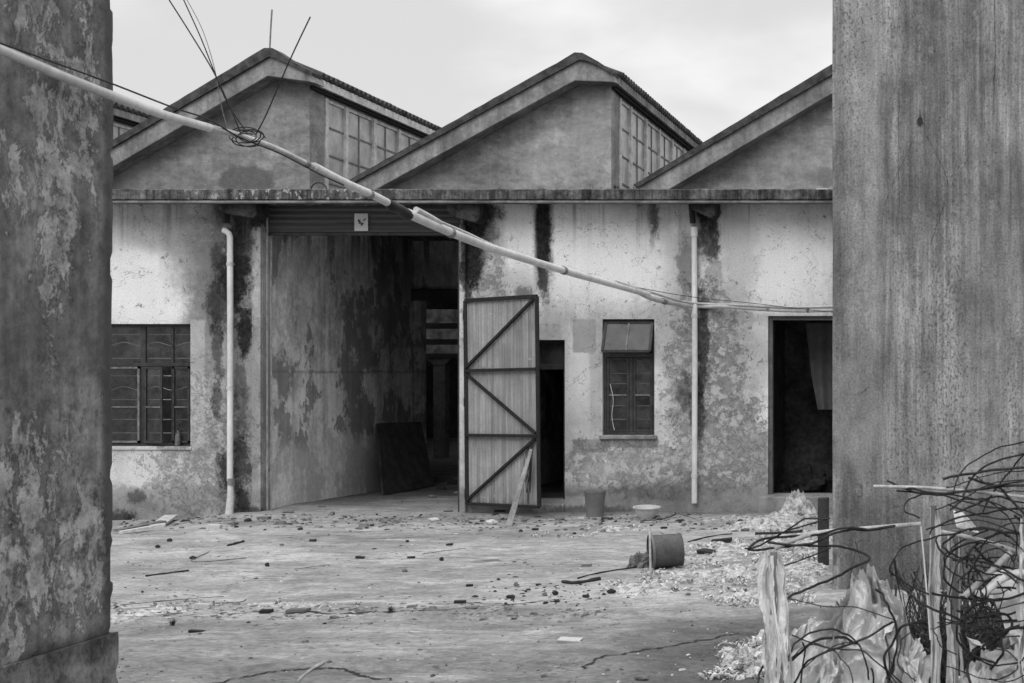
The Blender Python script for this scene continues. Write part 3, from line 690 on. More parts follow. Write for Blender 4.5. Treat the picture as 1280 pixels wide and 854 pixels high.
# ---- downpipes
def downpipe(x, yt, yb, yd, label):
    mb = MB(); X = FX(x, yd)
    pts = [(X, yd, FZ(yb, yd)), (X + .004, yd, FZ((yt + yb) / 2, yd)), (X, yd, FZ(yt, yd))]
    if x < 400:
        X0 = FX(279, yd); zt_ = FZ(290, yd)
        pts[-1] = (X, yd, zt_ - .06)
        pts += [(X - .012, yd, zt_ - .02), (X - .05, yd + .0, zt_ + .01), (X0, yd, zt_ + .02)]
    mb.tube(pts, .034, 12)
    p = mb.build('downpipe', M['pvc'], B, smooth=True); p['label'] = label
    for yy in ((330, 485) if x < 400 else (395, 595)):
        mb = MB(); z = FZ(yy, yd); mb.tube([(X, yd, z - .02), (X, yd, z + .02)], .040, 12); mb.bar((X, yd, z), (X, D, z), .02); sub(mb.build('pipe_clamp', M['pvc_old'], None, smooth=True), p)
    return p
p = downpipe(287.5, 290, 601, D - .09, 'left downpipe with elbow and broken foot')
mb = MB(); yd = D - .09; mb.tube([(FX(288, yd), yd, FZ(602, yd)), (FX(288.5, yd), yd, FZ(620, yd)), (FX(287, yd), yd - .02, FZ(648, yd))], [.030, .040, .046], 10); sub(mb.build('broken_foot', M['pvc_old'], None, smooth=True), p)
mb = MB(); mb.tube([(FX(289, yd), yd, FZ(598, yd)), (FX(289, yd), yd, FZ(606, yd))], .043, 10); sub(mb.build('pipe_collar', M['muntin'], None, smooth=True), p)
mb = MB(); mb.tube([(FX(283, yd), yd, FZ(279, yd)), (FX(283, yd), yd, SB - .01)], .045, 4); sub(mb.build('gutter_outlet', M['black'], None), p)
p = downpipe(868, 291, 629, D - .07, 'right downpipe between the window and the far doorway')
yd = D - .07
mb = MB(); mb.tube([(FX(868, yd), yd, FZ(296, yd)), (FX(867.5, yd), yd, FZ(284, yd))], .044, 12); sub(mb.build('pipe_socket', M['pvc'], None, smooth=True), p)
mb = MB(); mb.tube([(FX(866, yd), yd, FZ(279, yd)), (FX(864, yd), yd, SB - .01)], .034, 8); sub(mb.build('gutter_outlet', M['black'], None), p)

# ---- saw-tooth gables
def tooth(dx, idx):
    """dx: picture offset of the tooth at the gable plane, in photo pixels from tooth two"""
    Yg = G; Yr0 = G - .34; L = 13.0; k0 = Yr0
    def q(x, y, Y=Yg): return (FX(x + dx, Y), FZ(y, Y))
    pk = 0 if idx == 2 else -11
    # wall
    mb = MB(); pr = [q(430, 262), q(477, 236), q(722 + pk, 96 - (6 if pk else 0)), q(762, 96), q(764, 100), q(764, 262)]
    mb.prism(pr, Yg, Yg + .22); mb.build('gable_wall', M['gable'], B)
    # concrete verge band (projects)
    Yv = Yr0
    ridge = (723 + pk, 73 - (4 if pk else 0)); bt = (718 + pk * .6, 101 - (6 if pk else 0))
    mb = MB()
    mb.prism([q(425, 236, Yv), q(441 - 6, 231, Yv), q(*ridge, Yv), q(735 + pk * .5, 75, Yv), q(766, 92, Yv), q(771, 104, Yv), q(764, 102.5, Yv), q(*bt, Yv), q(470, 237, Yv), q(455, 246, Yv), q(420, 246, Yv)], Yv, Yg - .004)
    mb.build('verge_band', M['band'], B, bevel=.012)
    # dark cap above it
    mb = MB()
    top = [q(425, 231.5, Yv - .05)]; N_ = 26
    rp = (718 + pk, 66 - (6 if pk else 0)); rq = (728 + pk, 66 - (6 if pk else 0))
    for i in range(N_ + 1):
        f_ = i / N_; a = (425 + (rp[0] - 425) * f_, 231.5 + (rp[1] - 231.5) * f_ + 1.0 * mn.noise(Vector((i * .9, dx, 0))))
        top.append(q(*a, Yv - .05))
    top += [q(*rq, Yv - .05), q(748 + pk * .5, 77, Yv - .05), q(767, 90, Yv - .05)]
    bot = [q(766.5, 93.5, Yv - .05), q(747 + pk * .5, 82, Yv - .05), q(735 + pk * .5, 76.5, Yv - .05), q(ridge[0] + 1, ridge[1] + 1.5, Yv - .05), q(432, 233.5, Yv - .05)]
    mb.prism(top + bot, Yv - .05, Yv + .3); mb.build('verge_cap', simple('cap%d' % idx, .055, .5, 7, .95, .008), B)
    # roof: long slope slab, short slope and eave
    ys0, ys1 = Yg + .02, Yg + L
    r1 = q(425, 236); r2 = q(rp[0], rp[1] + 7); r3 = q(rq[0], rq[1] + 8); r4 = q(771, 93); 
    mb = MB(); th = .10
    mb.prism([r1, r2, r3, r4, (r4[0], r4[1] - th), (r3[0], r3[1] - th), (r2[0], r2[1] - th), (r1[0], r1[1] - th)], ys0, ys1)
    roof = mb.build('roof', M['tile'], B)
    # rows of rounded tiles hanging over the eave
    mb = MB(); Y = ys0 + .1
    e0 = Vector((r3[0] + .1, 0, r3[1] - .055)); e1 = Vector((r4[0] + .07, 0, r4[1] - .005))
    while Y < ys1:
        dz = .012 * mn.noise(Vector((Y * 3, dx, 0)))
        mb.tube([(e0.x, Y, e0.z + dz), (e1.x, Y, e1.z + dz)], .055, 8); Y += .17
    t_ = mb.build('tile_row', M['tile'], None, smooth=True); sub(t_, roof)
    # eave board
    mb = MB(); mb.box((r4[0] - .02, ys0, r4[1] - .17), (r4[0] + .04, ys1, r4[1] - .05)); mb.build('eave_board', M['frame_pale'] if idx == 1 else M['band'], B)
    mb = MB(); mb.box((r4[0] - .24, ys0, r4[1] - .22), (r4[0] - .03, ys1, r4[1] - .175)); mb.build('soffit', M['lintel'], B)
    # clerestory glazing facing +X
    xw = q(764, 0)[0]
    mb = MB(); mb.box((xw - .22, Yg + .225, SB), (xw - .002, Yg + .50, r4[1] - .12)); mb.build('corner_pier', M['gable'], B)
    z1 = r4[1] - .26; z0 = SB + .12
    mb = MB(); mb.box((xw - .2, Yg + .5, z1), (xw - .01, ys1, r4[1] - .14)); mb.build('clerestory_head', M['band'], B)
    Y = Yg + .52; k = 0
    widths = [.72, 1.1, 1.05, 1.1, 1.1, 1.1, 1.1, 1.1, 1.1, 1.1, 1.1]
    for w_ in widths:
        ya, yb_ = Y, Y + w_; Y = yb_
        if yb_ > ys1: break
        fr = MB(); c = xw - .03
        fr.box((c - .03, ya, z0), (c + .045, ya + .10, z1)); fr.box((c - .03, ya + .10, z1 - .05), (c + .02, yb_, z1)); fr.box((c - .03, ya + .10, z0), (c + .02, yb_, z0 + .05))
        fw = fr.build('clerestory_window', M['frame_pale'], B)
        mb = MB(); ym = ya + .075 + (w_ - .075) * .5
        if w_ > .8: mb.box((c - .012, ym - .014, z0 + .05), (c + .014, ym + .014, z1 - .05))
        nr = 5; hz = (z1 - z0) / nr
        for i in range(1, nr): mb.box((c - .010, ya + .10, z0 + hz * i - .014), (c + .012, yb_ - .003, z0 + hz * i + .014))
        if k % 3 == 1: mb.box((c - .010, ya + .101, z0 + hz * 2 - .05), (c + .016, yb_ - .003, z0 + hz * 2 + .05))
        sub(mb.build('muntin', M['muntin'], None), fw)
        mb = MB(); mb.quad((c, ya + .07, z0 + .04), (c, yb_, z0 + .04), (c, yb_, z1 - .04), (c, ya + .07, z1 - .04)); sub(mb.build('pane', M['glass_clerestory'], None), fw)
        k += 1
for idx, dx in ((0, -754), (1, -377), (2, 0), (3, 366)): tooth(dx, idx)
# hall back and interior
Ye = G + 13.0
mb = MB(); holes = [(FX(500 + 0, Ye), FX(610, Ye), FZ(452, Ye), FZ(385, Ye))]
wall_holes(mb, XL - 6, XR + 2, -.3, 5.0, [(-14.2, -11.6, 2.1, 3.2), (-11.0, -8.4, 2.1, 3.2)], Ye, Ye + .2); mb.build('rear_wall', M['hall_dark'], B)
for a, b in ((-14.2, -11.6), (-11.0, -8.4)):
    mb = MB(); mb.quad((a, Ye + .1, 2.1), (b, Ye + .1, 2.1), (b, Ye + .1, 3.2), (a, Ye + .1, 3.2)); mb.build('rear_pane', M['glass_dimming'], B)
mb = MB(); mb.box((XL - .2, Yh, -.3), (XL, Ye, 4)); mb.box((XR, Yf, -.3), (XR + .2, Ye, 4)); mb.build('side_wall', M['gable'], B)
mb = MB(); mb.box((XL, Yh + .22, -.3), (XR, Ye, .05)); mb.build('hall_floor', M['interior_floor'], B)
Yc = 26.5
for xx in (549, 490, 610):
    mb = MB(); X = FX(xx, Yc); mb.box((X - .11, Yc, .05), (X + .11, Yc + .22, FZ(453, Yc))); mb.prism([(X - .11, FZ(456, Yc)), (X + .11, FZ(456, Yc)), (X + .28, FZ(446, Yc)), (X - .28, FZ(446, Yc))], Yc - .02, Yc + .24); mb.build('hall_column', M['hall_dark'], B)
for y0, y1 in ((442, 448), (424, 431), (404, 411)):
    mb = MB(); mb.box((XL, Yc - .04, FZ(y1, Yc)), (XR, Yc + .26 if y0 == 442 else Yc + .1, FZ(y0, Yc))); mb.build('hall_beam', M['lintel'], B)

# ------------------------------------------------------------------ side pillars
Xp = (143 - VX) / F * 7.1
o = MB(); 
def rough_box(name, a, b, mat, parent, step, amp, bevel):
    bm = bmesh.new()
    for ax in range(3):
        u, v = [k for k in range(3) if k != ax]
        nu = max(1, int((b[u] - a[u]) / step)); nv = max(1, int((b[v] - a[v]) / step))
        for side in (a[ax], b[ax]):
            g = []
            for i in range(nu + 1):
                for j in range(nv + 1):
                    p = [0, 0, 0]; p[ax] = side; p[u] = a[u] + (b[u] - a[u]) * i / nu; p[v] = a[v] + (b[v] - a[v]) * j / nv; g.append(bm.verts.new(p))
            for i in range(nu):
                for j in range(nv): bm.faces.new((g[i * (nv + 1) + j], g[(i + 1) * (nv + 1) + j], g[(i + 1) * (nv + 1) + j + 1], g[i * (nv + 1) + j + 1]))
    bmesh.ops.remove_doubles(bm, verts=bm.verts, dist=.0005); bmesh.ops.recalc_face_normals(bm, faces=bm.faces)
    cx, cy = (a[0] + b[0]) / 2, (a[1] + b[1]) / 2
    for v in bm.verts:
        p = v.co.copy(); ex = min(abs(p.x - a[0]), abs(p.x - b[0])); ey = min(abs(p.y - a[1]), abs(p.y - b[1])); ez = min(abs(p.z - a[2]), abs(p.z - b[2]))
        d = mn.noise_vector(p * 1.6) * amp + mn.noise_vector(p * 7) * amp * .45
        e2_ = sorted((ex, ey, ez))[1]
        if e2_ < .03:      # worn, chipped arris
            chip = .006 + max(0, mn.noise(p * 5.5) + .6 * mn.noise(p * 15) - .22) * .05
            if ex < .03: d.x += chip * (1 if p.x < cx else -1)
            if ey < .03: d.y += chip * (1 if p.y < cy else -1)
        v.co = p + d
    me = bpy.data.meshes.new(name); bm.to_mesh(me); bm.free(); me.materials.append(mat)
    for p in me.polygons: p.use_smooth = True
    me.set_sharp_from_angle(angle=R(38))
    ob = bpy.data.objects.new(name, me); col.objects.link(ob); ob.parent = parent; ob.location = -Vector(parent['_o']); return ob
PL = empty('concrete_pillar', (Xp - .8, 5.3, 0)); PL['_o'] = (Xp - .8, 5.3, 0)
tag(PL, 'dark pillar with peeling lime wash at the left edge of the yard', 'pillar')
rough_box('shaft', (Xp - 1.4, 3.6, .36), (Xp, 7.1, 7.0), M['left'], PL, .035, .006, .025)
rough_box('plinth', (Xp - 1.45, 3.55, -.3), (Xp + .010, 7.13, .358), M['left'], PL, .035, .006, .03)
PR = empty('rendered_wall', (1.2, 11, 0)); PR['_o'] = (1.2, 11, 0)
tag(PR, 'tall grey streaked wall with mould speckles at the right of the yard', 'wall')
rough_box('wall_body', (FX(1040, 10.8), 10.8, -.3), (3.6, 11.5, 8.0), M['right'], PR, .04, .0028, .02)
def crack(pts, w):
    mb = MB(); P_ = []
    pp = smooth_path([W(x, y, 10.8) for x, y in pts], 6)
    for i, p in enumerate(pp):
        p = p + Vector((.010 * mn.noise(Vector((i * .7, pts[0][0], 0))), 0, 0)); P_.append(p)
    for i in range(len(P_) - 1):
        a, b = P_[i], P_[i + 1]; q = w * (.5 + .5 * abs(mn.noise(Vector((i * .5, 3, 0)))) * 2) * min(1, (len(P_) - i) / 6)
        mb.quad((a.x - q, 10.790, a.z), (a.x + q, 10.790, a.z), (b.x + q, 10.790, b.z), (b.x - q, 10.790, b.z))
    mb.build('crack', M['black'], PR)
crack([(1155, 165), (1172, 195), (1185, 230), (1180, 255), (1170, 285), (1160, 315)], .0022)
crack([(1146, 165), (1130, 200), (1108, 250), (1100, 300)], .0018)
crack([(1243, 0), (1244, 60), (1243, 100), (1242, 145)], .0030)
crack([(1068, 494), (1078, 490), (1086, 484)], .006)
crack([(1124, 120), (1123, 180), (1124, 250), (1122, 300)], .0018)
mb = MB(); c = W(1150, 152, 10.796); pts = []
for k in range(14):
    a = k * 2 * math.pi / 14; r_ = 1 + .3 * mn.noise(Vector((k * 1.3, 1, 0))); pts.append((c.x + .022 * r_ * math.cos(a), 10.7885, c.z + .032 * r_ * math.sin(a)))
mb.quad(*pts); mb.quad((c.x - .004, 10.7875, c.z + .02), (c.x + .004, 10.7875, c.z + .02), (c.x + .002, 10.7875, c.z + .085), (c.x - .002, 10.7875, c.z + .085)); mb.build('hole', M['black'], PR)

# ------------------------------------------------------------------ conduit strung across the yard
def inv(x, xa, Ya, xb, Yb):
    t_ = (x - xa) / (xb - xa); return 1 / ((1 - t_) / Ya + t_ / Yb)
def cy_(x): 
    if x <= 138: return inv(x, 0, 6.05, 138, 6.88)
    if x <= 860: return inv(x, 138, 6.88, 860, D - .14)
    return D - .12
CP = empty('conduit_pipe', W(500, 264, cy_(500))); CP['_o'] = tuple(CP.location)
tag(CP, 'long pale plastic conduit sagging diagonally across the yard to the front wall', 'pipe')
def cpath(pts, dy=0, n=8): return smooth_path([W(x, y, cy_(x) + dy) for x, y in pts], n)
mb = MB(); mb.tube(cpath([(-70, 30), (0, 61), (70, 92), (138, 119), (200, 142), (262, 160)]), .023, 12); mb.build('pipe_length', M['pvc'], CP, smooth=True)
mb = MB(); mb.tube(cpath([(250, 156), (300, 170), (345, 186), (380, 203), (415, 219)]), .017, 10); mb.build('pipe_length', M['pvc_old'], CP, smooth=True)
mb = MB(); mb.tube(cpath([(392, 208), (430, 228), (470, 246), (500, 262)]), .026, 10); mb.build('pipe_length', M['pvc'], CP, smooth=True)
mb = MB(); mb.tube(cpath([(508, 266), (560, 289), (620, 312), (700, 337), (760, 354), (810, 368)]), .033, 12); mb.build('pipe_length', M['pvc'], CP, smooth=True)
mb = MB(); mb.tube(cpath([(790, 359), (815, 373), (860, 382), (910, 383), (950, 386), (1000, 388), (1045, 387)]), .028, 10); mb.build('pipe_length', M['pvc_old'], CP, smooth=True)
mb = MB(); mb.tube(cpath([(770, 352), (815, 366), (860, 378), (920, 381), (980, 384), (1045, 383)], -.03), .013, 8); mb.build('cable', M['pvc_old'], CP, smooth=True)
mb = MB(); mb.tube(cpath([(520, 262), (545, 275), (580, 290), (620, 308), (680, 329)], -.02), .012, 8); mb.build('cable', M['pvc_old'], CP, smooth=True)
mb = MB(); mb.tube(cpath([(520, 262), (535, 270), (550, 279)], -.03), .022, 8); mb.build('cut_pipe_end', M['pvc_old'], CP, smooth=True)
mb = MB(); mb.tube(cpath([(484, 253), (490, 258), (500, 262), (508, 268), (512, 270)]), [.026, .038, .034, .040, .030], 10); mb.build('tape_wrap', M['black'], CP, smooth=True)
for x, y, r_ in ((563, 291, .038), (704, 338, .038), (462, 243, .030), (830, 377, .032), (960, 386, .032), (1010, 388, .032), (383, 205, .024)):
    mb = MB(); a = W(x - 1.6, y - .7, cy_(x - 1.6)); b = W(x + 1.6, y + .7, cy_(x + 1.6)); mb.tube([a, b], r_, 10); mb.build('wire_tie', M['muntin'], CP)
mb = MB(); mb.tube(cpath([(1045, 391), (1000, 386), (930, 378), (870, 372), (800, 360), (730, 342)], -.05), .004, 6); mb.build('loose_wire', M['black'], CP)
def wire(name, pts3, r_, mat, label, cat='wire', group=None, n=8, straight=False):
    p0 = Vector(pts3[0]); mb = MB(); mb.tube([Vector(p) for p in pts3] if straight else smooth_path(pts3, n), r_, 6)
    o = mb.build(name, mat, None, smooth=True, origin=p0); tag(o, label, cat, group); return o
wire('service_cable', [W(x, y, cy_(x) - .03) for x, y in ((-60, 35), (0, 54), (70, 79), (138, 104), (215, 134), (262, 150), (300, 172), (350, 192), (400, 218), (430, 232))], .0045, M['black'], 'thin black cable running just above the pale conduit past the left pillar', 'cable')
Yt = cy_(300)
for i, pts in enumerate((((205, -10), (240, 45), (268, 92), (290, 140), (303, 172)), ((225, -10), (250, 45), (268, 90), (285, 130), (310, 168)), ((228, -10), (252, 35), (268, 85), (276, 130), (284, 160)))):
    wire('overhead_wire', [W(x, y, Yt + .1 * i) for x, y in pts], (.0036, .0032, .002)[i], M['rebar'] if i < 2 else M['muntin'],
         ('thick dark overhead wire dropping from the sky to the conduit tangle, leftmost of three', 'dark overhead wire dropping beside the leftmost one to the conduit tangle', 'thin pale overhead wire dropping right of the two dark ones')[i], 'wire', 'overhead wires dropping to the conduit')
wire('overhead_wire', [W(x, y, Yt) for x, y in ((388, 21), (375, 48), (362, 76), (345, 115), (332, 145), (320, 168))], .0036, M['rebar'], 'stiff dark wire rising to the right above the first gable from the conduit tangle', 'wire')
wire('roof_rod', [W(x, y, G - .1) for x, y in ((340, 12), (338.5, 35), (337, 66))], .012, M['muntin'], 'thin upright rod standing on the ridge of the left gable', 'rod')
for i in range(5):
    pts = []
    for k in range(9):
        a = k / 8 * 5.2 + i; cx, cy = 308 + 6 * math.sin(i * 2), 172 + 3 * math.cos(i)
        pts.append(W(cx + (18 + 4 * math.sin(i * 3)) * math.cos(a), cy + (8 + 2 * (i % 2)) * math.sin(a), Yt - .02 + .03 * math.sin(a * 1.3 + i)))
    wire('wire_loop', pts, .0032, M['black'], 'black wire loop tangled round the conduit in front of the left gable', 'wire', 'wire loops tangled on the conduit')

# ------------------------------------------------------------------ things by the wall
mb = MB(); c = Vector((FX(452, D + .1), D + .12, 0)); yy = D + .128
mb.quad((FX(443, yy), yy, FZ(267, yy)), (FX(460, yy), yy, FZ(267, yy)), (FX(460.5, yy), yy - .012, FZ(289, yy)), (FX(443.5, yy), yy - .010, FZ(289, yy)))
o = mb.build('paper_notice', M['paper'], None, origin=(FX(452), yy, FZ(278))); tag(o, 'small white paper notice with dark marks stuck on the roller shutter', 'notice')
mb = MB()
for a, b, w_ in (((447.5, 275), (449.5, 277), .02), ((449.5, 277.5), (453, 281), .012), ((454, 276), (457, 273.5), .01), ((451, 282), (454, 278.5), .012), ((448, 278.5), (450, 279.5), .010)):
    mb.bar(W(*a, yy - .014), W(*b, yy - .014), .002, w_)
p_ = mb.build('printed_mark', M['black'], None); sub(p_, o)

def bucket(name, loc, r0, r1, h, mat, label, cat, axis=(0, 0, 1), rim=.012):
    o = empty(name, loc); o['_o'] = tuple(loc); tag(o, label, cat)
    mb = MB(); mb.lathe([(r0, 0), (r1, h * .8), (r1 + .004, h * .82), (r1 + .004, h), (r1 - .008, h), (r0 - .008, .01), (.001, .012)], loc, axis, 32); mb.build('body', mat, o, smooth=True)
    mb = MB(); mb.lathe([(r1 + .003, h * .9), (r1 + rim, h * .92), (r1 + rim, h + .004), (r1 - .01, h + .006), (r1 - .012, h - .004)], loc, axis, 32, caps=False); mb.build('rim', M['bucket_lid'], o, smooth=True)
    return o
p = GP(746, 645); o = bucket('plastic_bucket', (p.x, 16.4, gz(p.x, 16.4)), .095, .115, .30, M['bucket'], 'grey plastic bucket standing upright against the wall under the window', 'bucket')
mb = MB(); mb.lathe([(.001, .318), (.10, .316), (.122, .30), (.122, .285)], (p.x, 16.4, gz(p.x, 16.4)), (0, 0, 1), 32, caps=False); mb.build('lid', M['bucket_lid'], o, smooth=True)
p = GP(813, 645); bb = Vector((p.x, 16.25, gz(p.x, 16.25)))
o = empty('wash_basin', bb); o['_o'] = tuple(bb); tag(o, 'shallow white plastic basin on the ground between bucket and downpipe', 'basin')
mb = MB(); mb.lathe([(.085, 0), (.12, .06), (.138, .115), (.158, .122), (.158, .130), (.134, .124), (.112, .06), (.08, .012), (.001, .012)], bb, (.03, -.06, 1), 36); mb.build('body', M['basin'], o, smooth=True)
# toppled drum
c = GP(829, 712); ax = Vector((1, .42, .05)).normalized(); r_ = .145; cc = c + Vector((-.12, .05, r_ - .005))
o = empty('toppled_bucket', c); o['_o'] = tuple(c); tag(o, 'dark plastic bucket lying on its side in the middle of the yard', 'bucket')
mb = MB(); mb.lathe([(.150, 0), (.150, .012), (.143, .014), (.136, .245), (.141, .25), (.141, .262), (.120, .262), (.001, .258)], cc, ax, 36, caps=False); mb.build('body', M['drum'], o, smooth=True)
mb = MB(); mb.lathe([(.152, -.004), (.158, .0), (.158, .018), (.15, .02)], cc, ax, 36, caps=False); mb.build('rim', M['bucket_lid'], o, smooth=True)
def crumple(name, c, rx, ry, rz, mat, label, cat, seed=0, sub_=4, spike=.5, freq=2.0, kind=None, group=None):
    bm = bmesh.new(); bmesh.ops.create_icosphere(bm, subdivisions=sub_, radius=1)
    for v in bm.verts:
        d = v.co.normalized(); q = Vector((seed * 3.1, seed * 1.7, seed))
        a = mn.noise(d * freq + q); b = mn.noise(d * freq * 2.7 + q); e = 1 - abs(mn.noise(d * freq * 1.6 + q * 2)) * 2; g = 1 - abs(mn.noise(d * freq * 4 + q * 2)) * 2
        r__ = 1 + spike * (a * .9 + b * .35 + (e - .5) * .45 + (g - .5) * .18)
        v.co = Vector((d.x * rx * r__, d.y * ry * r__, max(-.02, d.z * rz * r__)))
    me = bpy.data.meshes.new(name); bm.to_mesh(me); bm.free(); me.materials.append(mat)
    o = bpy.data.objects.new(name, me); col.objects.link(o); o.location = c; tag(o, label, cat, group, kind); return o
crumple('crumpled_rag', GP(800, 709), .10, .08, .12, M['rubble_mid'], 'crumpled grey rag beside the mouth of the toppled bucket', 'rag', 3)
mb = MB(); a = W(813.5, 717, 11.6); b = W(812, 659, 11.72); a.z = gz(a.x, a.y) - .02; mb.bar(a, b, .016, .012); o = mb.build('upright_stick', M['pole'], None, origin=a); tag(o, 'thin stick standing upright against the toppled bucket', 'stick')
# plank propping the gate
a = GP(636, 658); b = W(664, 562, 16.1)
mb = MB(); mb.bar(a, b, .07, .02, up=(0, 1, 0)); mid_ = a.lerp(b, .5)
o = mb.build('prop_plank', M['wood'], None, origin=a); tag(o, 'weathered plank propped against the open metal gate', 'plank')
for v in o.data.vertices:
    t_ = (v.co.z) / (b.z - a.z)
    if t_ > .5: v.co.x = (b.x - a.x) + (v.co.x - (b.x - a.x)) * .45
# dark board leaning in the passage
mb = MB(); pts = [W(480, 617, 19.4), W(545, 606, 21.0), W(524, 528, 21.45), W(470, 530, 20.15)]
pts[0].x, pts[0].z = -7.98, gz(-7.98, 19.5); pts[1].x, pts[1].z = -7.88, gz(-7.9, 21.0)
n_ = Vector((.03, -.004, .01)); k = len(mb.v); mb.v += pts + [p + n_ for p in pts]; mb.f += [(0, 1, 2, 3), (7, 6, 5, 4), (0, 4, 5, 1), (1, 5, 6, 2), (2, 6, 7, 3), (3, 7, 4, 0)]
o = mb.build('leaning_board', M['wood_dark'], None, origin=pts[0]); tag(o, 'dark rectangular board leaning against the passage wall', 'board')
# bottle on left sill
c = Vector((FX(221), D + .02, FZ(557))); mb = MB(); mb.lathe([(.028, 0), (.03, .01), (.03, .10), (.024, .13), (.010, .15), (.010, .18), (.001, .181)], c, (0, 0, 1), 14); o = mb.build('small_bottle', M['frame_worn'], None, smooth=True, origin=c); tag(o, 'small pale bottle standing on the sill of the left window', 'bottle')
# coiled wire hanging by the painted strip
c = W(307, 379, D - .05)
pts = [c + Vector((.07 * math.cos(a * .7 + .3 * math.sin(a)) * (1 - a * .02), -.01 * math.sin(a), .045 * math.sin(a * .7 + .5 * math.sin(a * 1.3)) - .01)) for a in range(0, 22)]
wire('wire_coil', pts, .004, M['muntin'], 'small coil of pale wire hanging on the wall by the passage', 'wire', n=3)
# cloth in right doorway
mb = MB(); cpt = [(1007, 403), (1045, 402), (1045, 512), (1022, 511), (1019, 470), (1014, 465), (1010, 430)]
yy = D + .9; nU, nV = 14, 26; P0 = []
for j in range(nV + 1):
    f_ = j / nV; y = 404 + 108 * f_; xl = 1007 + (12 * f_ if f_ < .6 else 7.2 + 10 * (f_ - .6) * 2)
    for i in range(nU + 1):
        g = i / nU; x = xl + (1050 - xl) * g; P0.append(W(x, y, yy + .03 * math.sin(g * 11 + f_ * 2)))
mb.v = P0; w_ = nU + 1; mb.f = [(j * w_ + i, j * w_ + i + 1, (j + 1) * w_ + i + 1, (j + 1) * w_ + i) for j in range(nV) for i in range(nU)]
o = mb.build('hanging_cloth', M['cloth'], None, smooth=True, origin=P0[0]); tag(o, 'torn pale cloth hanging inside the dark right doorway', 'cloth')
crumple('refuse_heap', Vector((FX(1000, D + 1.2), D + 1.2, .13)), .30, .25, .28, M['rubble_dark'], 'dark heap of refuse on the floor inside the right doorway', 'refuse', 8)
# post leaning beside right wall
a = GP(1030, 706); mb = MB(); mb.box((a.x - .05, a.y - .05, -.02), (a.x + .04, a.y + .05, FZ(622, a.y))); o = mb.build('short_post', simple('post', .045, .4, 6), None, bevel=.006, origin=a); tag(o, 'short dark post at the foot of the right wall', 'post')
# bits on the canopy
p = Vector((FX(397, D), D, zt)); crumple('roof_scrap', p, .12, .06, .035, M['rubble_dark'], 'dark scrap lying on the canopy below the left clerestory', 'scrap', 4, 3)
p = Vector((FX(1028, D), D, zt)); mb = MB(); mb.box((p.x - .07, D - .05, zt), (p.x + .07, D + .05, zt + .05)); o = mb.build('roof_block', M['rubble_pale'], None, bevel=.008, origin=p); tag(o, 'small white block lying on the canopy near the right wall', 'block')
wire('wire_hoop', [Vector((FX(408 + 10 * math.cos(a)), D - .2, zt + .10 * math.sin(a))) for a in [k * math.pi / 8 for k in range(9)]], .008, M['black'], 'small black hoop of wire on the canopy edge', 'wire', n=2)
def weed(name, c, n_, h, label, seed):
    rnd = random.Random(seed); mb = MB()
    for i in range(n_):
        a = rnd.uniform(0, 6.28); r_ = rnd.uniform(0, .3) * h; b = c + Vector((r_ * math.cos(a), r_ * .6 * math.sin(a), 0)); l = h * rnd.uniform(.5, 1); t_ = rnd.uniform(.1, .8)
        e = b + Vector((l * t_ * math.cos(a), l * t_ * math.sin(a), l * (1 - t_ * .4))); m_ = b.lerp(e, .5) + Vector((0, 0, l * .12)); w_ = Vector((-math.sin(a), math.cos(a), 0)) * h * .025
        mb.quad(b - w_ * .4, b + w_ * .4, m_ + w_, m_ - w_); mb.quad(m_ - w_, m_ + w_, e)
    o = mb.build(name, M['leaf'], None, origin=c); tag(o, label, 'weed'); return o
weed('small_weed', Vector((FX(771, D), D - .1, zt)), 40, .12, 'small weed growing on the canopy between the two gables', 1)
weed('small_weed', GP(216, 782), 60, .06, 'small dark weed in the crack near the left pillar', 3)
weed('small_weed', GP(488, 765), 60, .05, 'tiny weed on the slab edge in mid yard', 4)

# ------------------------------------------------------------------ litter
def chunk_mesh(kind, seed):
    rnd = random.Random(seed); bm = bmesh.new()
    if kind == 'block':
        bmesh.ops.create_cube(bm, size=1); bmesh.ops.bevel(bm, geom=bm.edges[:], offset=.08, segments=1, affect='EDGES')
    else:
        bmesh.ops.create_icosphere(bm, subdivisions=2, radius=.5)
    for v in bm.verts:
        n_ = mn.noise_vector(v.co * 2.3 + Vector((seed, seed * 2, 0))); v.co += n_ * (.10 if kind == 'block' else .22)
    me = bpy.data.meshes.new('rubble_' + kind); bm.to_mesh(me); bm.free(); return me
CH = {}
for m_ in ('rubble_dark', 'rubble_mid', 'rubble_pale'):
    for kd in ('block', 'lump'):
        CH[m_, kd] = []
        for s_ in range(4):
            me = chunk_mesh(kd, s_ + 1); me.materials.append(M[m_]); CH[m_, kd].append(me)
def chunk(x, y, wpx, hpx, mat, kd, rz, label, name, cat, group=None, depth=None, i=0):
    p = GP(x, y); k = p.y / F; w_ = wpx * k * .85; h = hpx * k * .75
    o = bpy.data.objects.new(name, CH[mat, kd][i % 4]); col.objects.link(o)
    o.scale = (w_, depth or w_ * .6, h); o.rotation_euler = (random.uniform(-.1, .1), random.uniform(-.1, .1), rz); o.location = p + Vector((0, 0, h * .38)); tag(o, label, cat, group); return o
